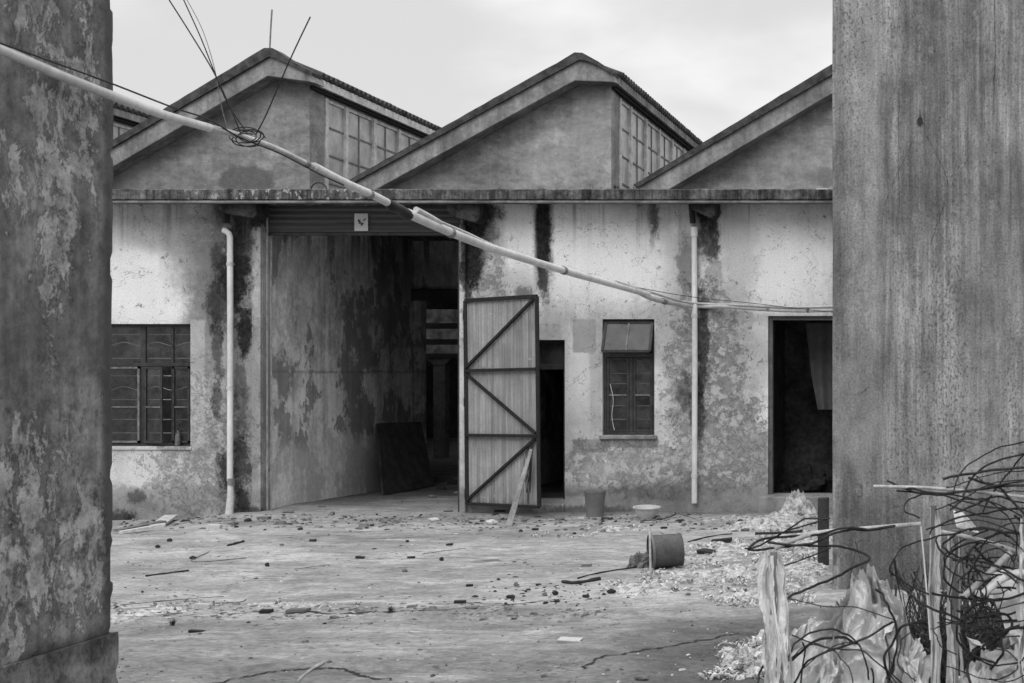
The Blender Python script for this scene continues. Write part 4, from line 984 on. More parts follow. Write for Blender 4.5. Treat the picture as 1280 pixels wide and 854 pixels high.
spec = [ # x, y, w, h, tone, shape, where
 (197,685,8,6,'d','l','in the upper left of the yard'),(212,677,10,6,'d','l','near the left window wall'),(241,699,10,6,'d','l','left of mid yard'),(352,682,7,4,'m','l','below the passage corner'),(391,677,9,4,'d','b','in front of the passage'),
 (334,708,8,7,'d','l','round, in the left half of the yard'),(450,698,12,4,'d','b','flat, in front of the passage'),(509,678,6,5,'d','l','before the passage mouth'),(514,698,10,4,'d','b','below the passage mouth'),(506,715,9,6,'m','l','in mid yard left of centre'),
 (449,662,10,5,'m','l','close to the passage'),(178,741,4,4,'d','l','alone near the left pillar'),(333,766,17,6,'d','b','on the slab edge'),(373,765,30,5,'m','b','long, on the slab edge'),(453,769,14,5,'m','l','on the slab edge in mid yard'),(417,773,14,5,'m','l','below the slab edge'),
 (246,790,20,4,'d','b','flat, near the left pillar'),(552,701,8,7,'d','l','before the gate'),(562,682,9,4,'d','b','right before the gate'),(587,733,9,4,'d','b','in the centre of the yard'),(575,754,16,5,'d','b','at the centre of the slab edge'),(590,761,20,5,'m','l','below the centre of the slab edge'),
 (643,703,6,3,'m','l','tiny, right of centre'),(638,748,14,7,'d','l','in the centre rubble'),(694,744,9,9,'d','l','upright, in the centre rubble'),(681,745,9,7,'m','l','next to the upright lump'),(696,753,10,5,'d','l','below the upright lump'),(732,747,12,6,'d','l','right of the centre rubble'),
 (764,742,14,9,'d','l','left below the toppled bucket'),(733,708,14,4,'m','b','left of the toppled bucket'),(712,801,34,4,'p','b','thin, in the lower centre of the yard'),(718,668,6,4,'d','l','below the basin'),(781,662,20,5,'p','l','below the basin'),(830,661,8,4,'d','b','right of the basin'),
 (669,663,9,4,'d','b','below the plank'),(802,850,24,9,'m','l','at the bottom edge of the yard'),(615,656,18,10,'p','l','at the foot of the plank'),(543,651,18,6,'p','l','before the pilaster'),(253,761,22,10,'p','b','pale flake near the slab edge'),(269,661,16,8,'p','b','at the foot of the left downpipe'),
 (292,656,14,7,'m','l','under the left downpipe'),(310,652,12,6,'d','l','at the pilaster foot'),(330,649,18,5,'m','b','at the passage corner'),(159,650,12,13,'d','l','beside the left pillar against the wall'),(655,652,10,4,'m','l','beside the plank'),(700,650,16,6,'m','l','by the middle doorway'),(727,649,10,4,'p','b','beside the bucket'),
 (889,692,36,6,'d','b','slab right of the toppled bucket'),(902,678,28,7,'d','b','behind the slab right of the bucket'),(645,733,8,8,'m','l','hollow, in the centre rubble'),(652,738,12,5,'p','b','beside the hollow lump'),(920,742,9,5,'d','l','in the right half'),(860,744,8,5,'m','l','below the toppled bucket'),
 (590,650,10,4,'m','b','under the gate'),(560,640,14,5,'m','l','at the pilaster'),(577,636,12,5,'d','l','at the gate hinge side'),(625,640,14,4,'d','b','below the gate'),(690,640,12,5,'d','l','on the ground by the middle door'),(905,745,6,4,'d','l','in the right fibre litter'),(931,664,14,6,'m','l','near the right door'),(1014,700,12,8,'m','l','beside the short post')]
tone = {'d': ('rubble_dark', 'dark'), 'm': ('rubble_mid', 'grey'), 'p': ('rubble_pale', 'white')}
spec += [(552,612,16,7,'d','l','inside the passage by the leaning board'),(565,606,14,8,'d','b','deep inside the passage mouth'),(571,618,12,6,'m','l','behind the pilaster in the passage'),(540,622,14,5,'m','l','in front of the leaning board'),(498,628,10,4,'m','b','at the foot of the passage wall'),(360,641,16,5,'m','l','along the passage wall near the corner'),(402,634,12,4,'m','l','along the passage wall midway')]
for i, (x, y, w_, h, t_, s_, wh) in enumerate(spec):
    chunk(x, y, w_, h, tone[t_][0], 'block' if s_ == 'b' else 'lump', random.uniform(-.25, .25), '%s %s of debris %s' % (tone[t_][1], 'block' if s_ == 'b' else 'lump', wh), 'rubble_block' if s_ == 'b' else 'rubble_lump', 'rubble', 'loose debris on the yard', i=i)
def stick(pts, r_, mat, label, name='stick', dz=.012):
    P_ = [GP(x, y) + Vector((0, 0, r_ * .5)) for x, y in pts]; mb = MB(); q_ = smooth_path(P_, 5); r_ *= .7; q_ = [p + Vector((0, .02 * mn.noise(p * 5), .25 * r_ * mn.noise(p * 9))) for p in q_]; mb.tube(q_, [r_ * (.6 + .8 * abs(mn.noise(p * 11))) for p in q_], 6); o = mb.build(name, M[mat], None, origin=P_[0]); tag(o, label, 'stick', 'sticks lying on the yard')
stick([(182, 721), (205, 718), (236, 714)], .014, 'rubble_dark', 'dark stick lying in the left part of the yard')
stick([(284, 683), (296, 680), (304, 678)], .018, 'rubble_dark', 'short dark stick lying below the left downpipe')
stick([(262, 690), (240, 703), (308, 698)], .008, 'rubble_mid', 'thin bent twig left of mid yard')
stick([(368, 712), (390, 709), (412, 706)], .005, 'rubble_mid', 'thin grey twig in mid yard')
stick([(528, 693), (555, 689), (582, 686)], .006, 'rubble_mid', 'thin twig before the gate')
stick([(371, 854), (387, 840), (406, 828)], .014, 'pole', 'pale stick lying at the bottom of the yard')
stick([(703, 729), (722, 730), (750, 725)], .025, 'rubble_dark', 'thick dark batten left below the toppled bucket')
stick([(722, 724), (750, 717), (798, 710)], .014, 'rubble_dark', 'long dark batten pointing at the toppled bucket')
stick([(265, 755), (300, 753), (308, 750)], .006, 'rubble_dark', 'thin dark twig on the slab edge')
stick([(840, 640), (865, 648), (880, 656)], .010, 'rubble_mid', 'grey stick right of the basin')
stick([(800, 652), (830, 649), (845, 643)], .010, 'rubble_dark', 'dark stick under the basin')
stick([(860, 678), (890, 671), (915, 668)], .012, 'rubble_dark', 'dark stick behind the toppled bucket')
stick([(150, 757), (200, 752), (280, 746)], .005, 'rubble_dark', 'long thin twig by the left pillar')
stick([(143, 765), (180, 760), (238, 757)], .006, 'pole', 'long pale straw by the left pillar')
# boards by the left wall
for x0, y0, x1, y1, w_, m_, lb in ((146, 664, 204, 657, .10, 'rubble_mid', 'grey plank lying along the wall beside the left pillar'), (150, 668, 205, 662, .06, 'rubble_pale', 'pale plank lying in front of the grey plank'), (196, 659, 214, 650, .14, 'rubble_pale', 'pale broken board leaning on the planks by the left wall')):
    a = GP(x0, y0) + Vector((0, 0, .02)); b = GP(x1, y1) + Vector((0, 0, .05)); mb = MB(); mb.bar(a, b, w_, .025); o = mb.build('broken_board', M[m_], None, origin=a); tag(o, lb, 'board')

def ground_crack(pts, w0, seed):
    P_ = smooth_path([GP(x, y) for x, y in pts], 14); mb = MB(); n0 = 0
    for i, p in enumerate(P_):
        a = P_[max(i - 1, 0)]; b = P_[min(i + 1, len(P_) - 1)]; d = (b - a); d.z = 0; d.normalize(); n_ = Vector((-d.y, d.x, 0))
        j_ = .05 * mn.noise(Vector((i * .23, seed, 0))) + .018 * mn.noise(Vector((i * 1.1, seed, 3))); c = p + n_ * j_; wd = w0 * max(.08, .5 + 1.6 * mn.noise(Vector((i * .5, seed, 8)))) * min(1, (i + 1) / 6, (len(P_) - i) / 6)
        for s_ in (-1, 1): q = c + n_ * (s_ * wd); mb.v.append(Vector((q.x, q.y, gz(q.x, q.y) + .0045)))
    mb.f = [(2 * i, 2 * i + 1, 2 * i + 3, 2 * i + 2) for i in range(len(P_) - 1)]
    o = mb.build('ground_crack', M['rubble_dark'], None); tag(o, kind='structure')
ground_crack([(262, 856), (300, 848), (345, 840), (400, 836), (432, 838), (455, 846), (490, 851)], .018, 1)
ground_crack([(728, 838), (745, 828), (790, 816), (840, 808), (880, 801), (925, 792)], .016, 2)
ground_crack([(143, 776), (230, 770), (330, 769), (430, 768), (520, 764), (600, 759), (690, 752)], .012, 3)
ground_crack([(540, 756), (590, 754), (640, 756), (720, 748)], .010, 4)
ground_crack([(368, 714), (400, 709), (440, 703)], .006, 5)
ground_crack([(470, 694), (510, 688), (560, 684), (600, 682)], .008, 6)
ground_crack([(170, 724), (210, 716), (262, 706), (310, 701)], .007, 7)
# gravel and small chips: nobody could count these
def chips(name, n_, region, smin, smax, mat, label, seed, flat=.5):
    rnd = random.Random(seed); mb = MB(); k = 0
    while k < n_:
        x, y = region(rnd)
        p = GP(x, y); s_ = rnd.uniform(smin, smax) * (1 if rnd.random() < .9 else 1.8)
        a = rnd.uniform(0, 6.28); ca, sa = math.cos(a), math.sin(a); n0 = len(mb.v); lx, ly, lz = s_ * rnd.uniform(.7, 2.0), s_ * rnd.uniform(.5, 1), s_ * flat * rnd.uniform(.4, 1)
        for dx, dy, dz in ((-1,-1,0),(1,-.8,0),(.9,1,0),(-.8,.9,0),(-.5,-.5,1),(.6,-.4,1),(.4,.5,.9),(-.5,.4,1)):
            jx = dx * lx * rnd.uniform(.7, 1.2); jy = dy * ly * rnd.uniform(.7, 1.2)
            mb.v.append(p + Vector((jx * ca - jy * sa, jx * sa + jy * ca, dz * lz * 2 - .002)))
        for f in ((0,1,5,4),(1,2,6,5),(2,3,7,6),(3,0,4,7),(4,5,6,7)): mb.f.append(tuple(n0 + i for i in f))
        k += 1
    o = mb.build(name, M[mat], None); tag(o, label, 'litter', None, 'stuff')
def reg_all(r): 
    while True:
        x, y = r.uniform(143, 1040), 642 + 212 * r.random() ** 1.5
        if mn.noise(Vector((x * .012, y * .04, 0))) + r.uniform(-.5, .5) > 0: return x, y
def reg_base(r): return r.uniform(143, 1035), r.gauss(652, 5) if r.random() < .6 else r.uniform(643, 665)
def reg_edge(r):
    x = r.uniform(143, 760); return x, max(700, r.gauss(764 + 5 * math.sin(x * .02), 6))
def reg_cluster(r): return r.gauss(700, 45), r.gauss(742, 8)
chips('gravel', 450, reg_all, .003, .008, 'rubble_dark', 'dark grit scattered over the yard', 11)
chips('gravel', 900, reg_all, .003, .010, 'rubble_mid', 'grey chips scattered over the yard', 12)
chips('gravel', 300, reg_all, .004, .010, 'rubble_pale', 'pale chips scattered over the yard', 13)
chips('gravel', 420, lambda r: (reg_base(r)[0], max(644, reg_base(r)[1])), .008, .028, 'rubble_mid', 'grey plaster rubble along the foot of the wall', 14)
chips('gravel', 260, lambda r: (reg_base(r)[0], max(644, reg_base(r)[1])), .008, .024, 'rubble_dark', 'dark rubble along the foot of the wall', 15)
chips('gravel', 420, reg_edge, .005, .018, 'rubble_mid', 'chips strewn along the slab edge', 16, .35)
chips('gravel', 110, reg_cluster, .005, .014, 'rubble_dark', 'dark crumbs in the centre rubble', 17, .5)
chips('gravel', 260, lambda r: (r.uniform(143, 460), r.gauss(767, 5)), .004, .018, 'rubble_pale', 'pale plaster crumbs along the slab edge', 18, .12)
# fibre waste: lumpy drifts of white fibre
def fibre(name, spots, n_, label, seed):
    rnd = random.Random(seed); mb = MB()
    tot = sum(s_[2] * s_[3] for s_ in spots)
    for cx, cy, rx, ry, hh in spots:
        m_ = int(n_ * rx * ry / tot)
        for k in range(m_):
            a = rnd.uniform(0, 6.28); q = math.sqrt(rnd.random()); x = cx + rx * q * math.cos(a); y = cy + ry * q * math.sin(a)
            if y < 632: continue
            msk = mn.noise(Vector((x * .05, y * .16, seed)))
            if msk + .35 * mn.noise(Vector((x * .18, y * .5, seed))) < .02 and hh < .1: continue
            p = GP(x, y); top = hh * (1 - q * q) * (.6 + .8 * abs(mn.noise(Vector((x * .2, y * .3, 2)))))
            p.z += rnd.uniform(.1, 1) * top
            L_ = rnd.choice((.005, .007, .010, .014, .02, .045)) * rnd.uniform(.7, 1.2); b = rnd.uniform(0, 6.28); d = Vector((math.cos(b), math.sin(b), rnd.uniform(-.2, .8))) * L_
            s_ = Vector((-math.sin(b), math.cos(b), rnd.uniform(-.8, .8))) * L_ * rnd.uniform(.06, .28); m2 = p + d * .5 + Vector((0, 0, L_ * rnd.uniform(0, .3)))
            mb.quad(p - s_ * .5, p + s_ * .5, m2 + s_, m2 - s_); mb.quad(m2 - s_, m2 + s_, p + d)
    o = mb.build(name, M['fluff'], None); tag(o, label, 'fibre waste', None, 'stuff')
    return o
fibre('fibre_litter', [(960, 655, 60, 10, .05), (990, 672, 48, 12, .05), (930, 690, 75, 16, .03), (880, 722, 85, 18, .04), (950, 748, 75, 12, .03), (985, 712, 50, 22, .04), (1000, 690, 35, 30, .05), (860, 700, 40, 6, .03), (800, 735, 50, 9, .02), (780, 660, 40, 4, .02), (700, 668, 50, 4, .01)], 30000, 'white fibre waste strewn over the right half of the yard', 5)
fibre('fibre_litter', [(935, 835, 40, 16, .09), (915, 812, 22, 8, .03), (955, 806, 26, 12, .06), (905, 846, 30, 6, .03)], 5000, 'pale fibre waste heaped in front of the wrapped post', 6)
fibre('fibre_litter', [(615, 655, 16, 4, .06), (545, 652, 22, 3, .03), (250, 758, 50, 6, .01), (180, 765, 45, 10, .012), (380, 757, 70, 5, .01)], 1300, 'pale plaster fibres in small heaps left of the plank', 9)
def crust(spots, X0, X1, Y0, Y1, st, label, seed, amp=.05):
    nx_ = int((X1 - X0) / st); ny_ = int((Y1 - Y0) / st); vs_ = []; keep = []
    for j in range(ny_ + 1):
        for i in range(nx_ + 1):
            X = X0 + i * st; Y = Y0 + j * st; g = gz(X, Y); px_ = VX + F * X / Y; py_ = VY + F * (EYE - g) / Y
            m_ = -1.0; hh = 0
            for cx, cy, rx, ry, h in spots:
                q = 1 - math.hypot((px_ - cx) / rx, (py_ - cy) / ry)
                if q > m_: m_ = q; hh = h
            P_ = Vector((X, Y, seed))
            n1_ = mn.fractal(P_ * 2.2, .6, 2.1, 6); n2_ = 1 - abs(mn.noise(P_ * 17 + mn.noise_vector(P_ * 8) * .6)) * 2.6; n3_ = 1 - abs(mn.noise(P_ * 41)) * 2.4
            k_ = m_ * .85 + n1_ * 1.15 - .27
            z = min(1, max(-.3, k_ * 2)) * (amp * .35 + hh * .5) + (amp * .30 * n2_ + amp * .14 * n3_) * min(1, max(0, k_ * 4 + .6)) - .008
            vs_.append((X + .012 * mn.noise(P_ * 30), Y, g + z)); keep.append(z > -.012 and m_ > -.6)
    w_ = nx_ + 1; fs_ = []
    for j in range(ny_):
        for i in range(nx_):
            a = j * w_ + i
            if keep[a] or keep[a + 1] or keep[a + w_] or keep[a + w_ + 1]: fs_.append((a, a + 1, a + w_ + 1, a + w_))
    mb = MB(); mb.v = [Vector(v) for v in vs_]; mb.f = fs_; o = mb.build('fibre_crust', M['crust'], None)
    bm = bmesh.new(); bm.from_mesh(o.data); bmesh.ops.delete(bm, geom=[v for v in bm.verts if not v.link_faces], context='VERTS'); bm.to_mesh(o.data); bm.free()
    tag(o, label, 'fibre waste', None, 'stuff')
simple('crust', .36, .6, 16, .98, .006)
crust([(960, 655, 60, 9, .06), (990, 672, 44, 11, .05), (935, 690, 62, 10, .02), (890, 720, 70, 10, .03), (950, 748, 65, 8, .02), (985, 712, 50, 22, .04), (1000, 690, 35, 30, .04), (860, 700, 40, 5, .02), (800, 738, 45, 6, .01), (780, 662, 36, 3, .01)], -5.3, -.9, 9.6, 16.5, .024, 'lumpy white crust of fibre waste over the right side of the yard', 3.3)
crust([(935, 838, 40, 14, .08), (912, 815, 24, 8, .03), (955, 808, 26, 10, .05)], -1.9, -.9, 7.4, 9.2, .012, 'lumpy pale crust of fibre waste in front of the wrapped post', 7.7)
crust([(200, 762, 50, 6, .0), (250, 760, 20, 5, .01), (380, 757, 80, 4, .0), (160, 774, 30, 5, .0)], -7.0, -4.6, 9.2, 10.6, .02, 'thin pale plaster scum along the slab edge', 2.2, .022)
for i_, (x, y, rx, hh, n_, lb) in enumerate(((997, 641, 19, .25, 7000, 'white heap of fibre waste in front of the right doorway'), (948, 660, 32, .10, 7000, 'low white mound of fibre waste left of the right doorway'), (928, 832, 22, .10, 5000, 'pale clump of fibre waste beside the leftmost wrapped post'))):
    c = GP(x, y); rw = rx / F * c.y * 1.25; N_ = 90; mb = MB()
    for j_ in range(N_ + 1):
        for k in range(N_ + 1):
            u, v = k / N_ * 2 - 1, j_ / N_ * 2 - 1; P_ = Vector((u * 2.2 + i_ * 7, v * 2.2, i_)); q = math.hypot(u + .18 * mn.noise(P_ * 1.5), v + .18 * mn.noise(P_ * 1.5 + Vector((4, 4, 4))))
            f1 = 1 - abs(mn.noise(P_ * 1.4)) * 2.8; f2 = 1 - abs(mn.noise(P_ * 3.4 + mn.noise_vector(P_ * 2) * .5)) * 2.8; f3 = 1 - abs(mn.noise(P_ * 9)) * 2.6
            e_ = max(0, 1 - q * q) ** 1.1; X = c.x + u * rw + .012 * mn.noise(P_ * 6); Y = c.y + v * rw * .8
            mb.v.append(Vector((X, Y, gz(X, Y) - .012 + hh * 1.05 * e_ * (.62 + .28 * f1 + .18 * f2) + (.016 * f2 + .010 * f3) * min(1, e_ * 4))))
    mb.f = [(a_ * (N_ + 1) + b_, a_ * (N_ + 1) + b_ + 1, (a_ + 1) * (N_ + 1) + b_ + 1, (a_ + 1) * (N_ + 1) + b_) for a_ in range(N_) for b_ in range(N_)]
    o = mb.build('fibre_heap', M['fluff'], None, origin=c); tag(o, lb, 'fibre waste')

# ------------------------------------------------------------------ foreground scrap at the right
YS = 6.0
def V(x, y, d=0.0): return W(x, y, YS + d)
def plastic_post(x0, x1, yt, d, label, seed, lean=0):
    """post wrapped in hanging crumpled film"""
    a = V((x0 + x1) / 2, yt, d); foot = Vector((a.x + lean, YS + d, gz(a.x, YS + d) - .02)); o = empty('wrapped_post', foot); o['_o'] = tuple(foot); tag(o, label, 'post')
    mb = MB(); mb.bar(foot, a, .028, .022); mb.build('post_core', M['wood'], o)
    wd = (x1 - x0) / F * (YS + d); rnd = random.Random(seed); H = a.z - foot.z
    for k in range(9):
        mb = MB(); base = rnd.uniform(-.5, .5) * wd; dy = rnd.uniform(-.5, .5) * wd * .7; w0 = wd * rnd.uniform(.2, .42); f0 = rnd.uniform(.0, .03) if k < 6 else rnd.uniform(.05, .5); f1 = min(1, f0 + rnd.uniform(.5, 1.1)); nV = 70; nU = 6
        for j in range(nV + 1):
            f_ = f0 + (f1 - f0) * j / nV; c = a.lerp(foot, f_); zz = f_ * H
            tap = min(1, (j + 1) / 5, (nV - j + .6) / 9) * (.75 + .5 * mn.noise(Vector((zz * 9, seed + k, 0))))
            tw = 1.2 * mn.noise(Vector((zz * 2.2, seed, k * 2.0))) + k
            off = Vector((base * .7 + wd * .22 * mn.noise(Vector((zz * 4, k, seed))), dy + wd * .2 * mn.noise(Vector((zz * 5, k, seed + 5))), 0))
            for i in range(nU + 1):
                g = (i / nU - .5); fold = .22 * wd * (1 - 2 * abs(mn.noise(Vector((g * 3 + k, zz * 6, seed)))))
                edge = 1 + .35 * mn.noise(Vector((zz * 30, i * 3 + k, seed))) * (abs(g) > .4)
                mb.v.append(c + off + Vector((math.cos(tw) * g * w0 * tap * edge - math.sin(tw) * fold * .4, math.sin(tw) * g * w0 * tap * .6 + fold * .5, .004 * mn.noise(Vector((zz * 40, i, k))))))
        w_ = nU + 1; mb.f = [(j * w_ + i, j * w_ + i + 1, (j + 1) * w_ + i + 1, (j + 1) * w_ + i) for j in range(nV) for i in range(nU)]
        mb.build('film_strip', M['film'], o)
    return o
plastic_post(946, 988, 690, -.2, 'leftmost post wrapped in torn pale plastic film', 1, .05)
plastic_post(1158, 1177, 632, .1, 'slim post wrapped in pale film right of the white string', 5)
plastic_post(1182, 1206, 662, .2, 'flat film covered post just right of the slim one', 9)
plastic_post(1268, 1296, 640, .0, 'film covered post at the right edge of the picture', 13)
# loose film heap
def film_heap(name, sil, seed, d, label, dep=.42, nn=220):
    # crumpled drape whose ridge line follows a height profile
    xa, xb = sil[0][0], sil[-1][0]; Yc_ = YS + d; mb = MB(); base = gz(FX((xa + xb) / 2, Yc_), Yc_)
    def prof(x):
        for (p, q_), (r_, t_) in zip(sil, sil[1:]):
            if p <= x <= r_: f_ = (x - p) / (r_ - p); return q_ + (t_ - q_) * f_
        return sil[-1][1]
    for j in range(nn + 1):
        v = j / nn * 2 - 1
        for i in range(nn + 1):
            u = i / nn; x = xa + (xb - xa) * u
            zt_ = FZ(prof(x), Yc_) - base
            cross = max(0, 1 - abs(v) ** 1.7) if v > 0 else max(0, 1 - abs(v) ** 1.25)
            edge = min(1, u * 12, (1 - u) * 12)
            P_ = Vector((u * 3.2 + seed, v * 2.2, zt_ * .8)); wv = mn.noise_vector(P_ * 1.3) * .5; P2 = P_ + wv
            au = (u - .55) * 2.2; ang = math.atan2(au, .25 + abs(v)) + .35 * mn.noise(P_ * 1.7); rad = math.hypot(au, v)
            def rdg(q): return 1 - 2.6 * abs(mn.noise(q)) ** .8
            f1 = rdg(Vector((ang * 2.6 + seed, rad * .9, 0)) + wv * .5); f2 = rdg(Vector((ang * 6.5, rad * 1.8, seed)) + wv); f3 = rdg(Vector((ang * 15, rad * 4, seed)) + wv * 2); f4 = mn.noise(P2 * 12)
            k_ = edge * min(1, max(0, (1 - abs(v)) * 5))
            z = zt_ * cross * edge + (.065 * f1 + .045 * f2 + .018 * f3 + .010 * f4 + .05 * mn.noise(P_ * 2.4)) * k_
            y = Yc_ + v * dep - .085 * f1 - .055 * f2 - .018 * f3 + .05 * mn.noise(P2 * 2.1)
            mb.v.append(Vector((FX(x, Yc_) + .06 * mn.noise(P2 * 2.4) * k_ + .022 * f2 * mn.noise(P_ * 3) + .006 * mn.noise(P2 * 9), y, base - .03 + max(0, z))))
    w_ = nn + 1; mb.f = [(j * w_ + i, j * w_ + i + 1, (j + 1) * w_ + i + 1, (j + 1) * w_ + i) for j in range(nn) for i in range(nn)]
    o = mb.build(name, M['film'], None, origin=(FX((xa + xb) / 2, Yc_), Yc_, base)); tag(o, label, 'plastic film'); return o
film_heap('film_heap', [(966, 930), (980, 850), (992, 805), (1012, 784), (1046, 776), (1064, 748), (1082, 716), (1100, 722), (1110, 752), (1126, 780), (1140, 806), (1152, 860), (1172, 930)], 2.3, .35, 'big crumpled heap of translucent white plastic film among the wires')
film_heap('film_heap', [(1150, 930), (1180, 880), (1205, 850), (1225, 822), (1250, 812), (1275, 800), (1300, 810), (1330, 850)], 6.1, .45, 'smaller heap of pale film between the wrapped posts at the right')
def film_patches(sil, seed, d, n_, label, dep=.42):
    rnd = random.Random(seed); xa, xb = sil[0][0], sil[-1][0]; Yc_ = YS + d; mb = MB(); base = gz(FX((xa + xb) / 2, Yc_), Yc_)
    def prof(x):
        for (p, q_), (r_, t_) in zip(sil, sil[1:]):
            if p <= x <= r_: f_ = (x - p) / (r_ - p); return q_ + (t_ - q_) * f_
        return sil[-1][1]
    for k in range(n_):
        x = rnd.uniform(xa + 6, xb - 6); v = rnd.uniform(-.75, .08); zt_ = FZ(prof(x), Yc_) - base; z = zt_ * (1 - abs(v) ** 1.25) * rnd.uniform(.93, 1.0)
        z *= .93
        c = Vector((FX(x, Yc_), Yc_ + v * dep, base + z)); n = Vector((rnd.uniform(-.7, .7), -1, rnd.uniform(-.1, .8))).normalized(); t1 = n.cross(Vector((rnd.uniform(-.5, .5), 0, 1))).normalized(); t2 = n.cross(t1)
        a_, b_ = rnd.uniform(.03, .07), rnd.uniform(.07, .20); N_ = 20; c.z -= b_ * .75; n0 = len(mb.v)
        for j in range(N_ + 1):
            for i in range(N_ + 1):
                p, q_ = i / N_ * 2 - 1, j / N_ * 2 - 1
                w = Vector((p * a_ / .05 + k * 3.1, q_ * b_ / .15, seed)); w2 = w + mn.noise_vector(w * .8) * .5
                h = .032 * (1 - 3 * abs(mn.noise(w2 * .9))) + .014 * (1 - 3 * abs(mn.noise(w2 * 2.1))) + .005 * mn.noise(w2 * 5) - .015 * (p * p + q_ * q_)
                e_ = 1 + .32 * mn.noise(w * 2.5) * max(abs(p), abs(q_)) ** 3 - .12 * (abs(p * q_))
                mb.v.append(c + t1 * (p * a_ * e_) + t2 * (q_ * b_ * e_) + n * h)
        for j in range(N_):
            for i in range(N_): a = n0 + j * (N_ + 1) + i; mb.f.append((a, a + 1, a + N_ + 2, a + N_ + 1))
    o = mb.build('crumpled_film', M['film'], None, origin=(FX((xa + xb) / 2, Yc_), Yc_, base)); tag(o, label, 'plastic film', None, 'stuff'); return o
S1 = [(985, 860), (996, 806), (1012, 782), (1050, 772), (1066, 745), (1084, 722), (1100, 727), (1112, 752), (1128, 780), (1141, 806), (1150, 860)]
film_patches(S1, 5, .26, 26, 'crumpled layers of torn white film covering the big heap')
film_patches([(1185, 880), (1205, 850), (1225, 828), (1250, 818), (1275, 806), (1300, 815)], 8, .40, 70, 'crumpled layers of torn film low at the right edge')
# torn film scraps with pointed corners
def scrap(pts, d, label, seed):
    P_ = [V(x, y, d + dd) for x, y, dd in pts]; c = sum(P_, Vector()) / len(P_); bm = bmesh.new(); vs_ = [bm.verts.new(p - c) for p in P_]; bm.faces.new(vs_)
    bmesh.ops.triangulate(bm, faces=bm.faces[:]); bmesh.ops.subdivide_edges(bm, edges=bm.edges[:], cuts=5, use_grid_fill=True)
    for v in bm.verts:
        q = v.co * 9 + Vector((seed, 0, 0)); v.co += Vector((.3, 1, .3)) * (.030 * (1 - 2 * abs(mn.noise(q))) + .012 * mn.noise(q * 2.6))
    me = bpy.data.meshes.new('film_scrap'); bm.to_mesh(me); bm.free(); me.materials.append(M['film']); o = bpy.data.objects.new('film_scrap', me); col.objects.link(o); o.location = c; tag(o, label, 'plastic film'); return o
scrap([(1190, 640, 0), (1212, 648, .05), (1222, 668, .0), (1208, 666, .05), (1195, 660, 0)], .3, 'small film scrap caught in the wires above the flat post', 5)
scrap([(1205, 800, 0), (1226, 806, .05), (1232, 812, .0), (1214, 816, .05)], .0, 'small film tatter hanging between the right posts', 6)
scrap([(1236, 720, 0), (1262, 712, .05), (1280, 740, .0), (1276, 800, .05), (1262, 810, 0), (1245, 760, 0)], .3, 'long film sheet hanging at the right edge', 7)
scrap([(1230, 818, 0), (1262, 810, .05), (1290, 822, .0), (1280, 850, .05), (1240, 846, 0)], .3, 'fluffy film bundle low at the right edge', 8)
# dark dead brush behind the wires
def brush(cx, cy0, cy1, rx, Y, n_, label, seed):
    rnd = random.Random(seed); mb = MB()
    for k in range(n_):
        x = FX(cx + rnd.gauss(0, rx * .5), Y); y = Y + rnd.uniform(-.4, .4); b = Vector((x, y, gz(x, y))); top = FZ(rnd.uniform(cy0, cy1), Y); L_ = max(.1, (top - b.z) * rnd.uniform(.4, 1)); a = rnd.uniform(0, 6.28); lean = rnd.uniform(.05, .6) * L_
        e = b + Vector((math.cos(a) * lean, math.sin(a) * lean, L_)); m_ = b.lerp(e, .5) + Vector((rnd.uniform(-.05, .05), 0, .05)); pts = [b, m_, e]
        mb.tube(smooth_path(pts, 3), rnd.uniform(.0015, .004), 4, False)
        for j in range(9):
            f_ = rnd.uniform(.2, 1); c = b.lerp(e, f_) + Vector((rnd.uniform(-.03, .03), rnd.uniform(-.03, .03), 0)); v1 = Vector((rnd.uniform(-1, 1), rnd.uniform(-1, 1), rnd.uniform(-.6, .8))) * rnd.uniform(.015, .05); v2 = Vector((rnd.uniform(-1, 1), rnd.uniform(-1, 1), rnd.uniform(-1, 1))) * rnd.uniform(.004, .014)
            mb.quad(c, c + v1 * .5 + v2, c + v1, c + v1 * .5 - v2)
    o = mb.build('dead_brush', M['brush'], None); tag(o, label, 'brush', None, 'stuff')
simple('brush', .045, .7, 9, .95)
brush(1200, 670, 800, 95, 7.3, 420, 'dark dead brush standing behind the wires at the right', 31)
brush(1250, 690, 830, 110, 7.4, 420, 'dark dry brush at the right edge behind the wires', 34)
brush(1140, 700, 840, 70, 7.6, 260, 'low dark brush behind the big film heap', 32)
brush(1040, 800, 880, 70, 7.4, 120, 'short dry brush at the foot of the film heap', 33)
# poles and bars
def rod(pts, r_, mat, label, name, d=0, n=6):
    P_ = [V(q[0], q[1], d + (q[2] if len(q) > 2 else 0)) for q in pts]; mb = MB(); mb.tube(smooth_path(P_, n) if len(P_) > 2 else P_, r_, 10); o = mb.build(name, mat, None, smooth=True, origin=P_[0]); tag(o, label, 'rod'); return o
rod([(969, 686), (990, 676), (1024, 666, .02), (1080, 661, .06), (1151, 655, .1)], .010, M['pole'], 'bent pale pole lying level across the wires', 'bent_pole')
rod([(944, 667), (975, 666), (1003, 664)], .006, M['rebar'], 'short dark bar resting on the leftmost post', 'steel_bar')
rod([(1160, 662), (1220, 674), (1272, 690)], .010, M['pole'], 'pale pole sloping down right from the slim post', 'pale_pole', .1)
rod([(1264, 690), (1235, 718), (1206, 745)], .014, M['pole'], 'thick pale stick crossing under the sloping pole', 'pale_stick', .0)
rod([(1272, 693), (1300, 688)], .014, M['pole'], 'pale pole stub at the right edge', 'pale_pole', .05)
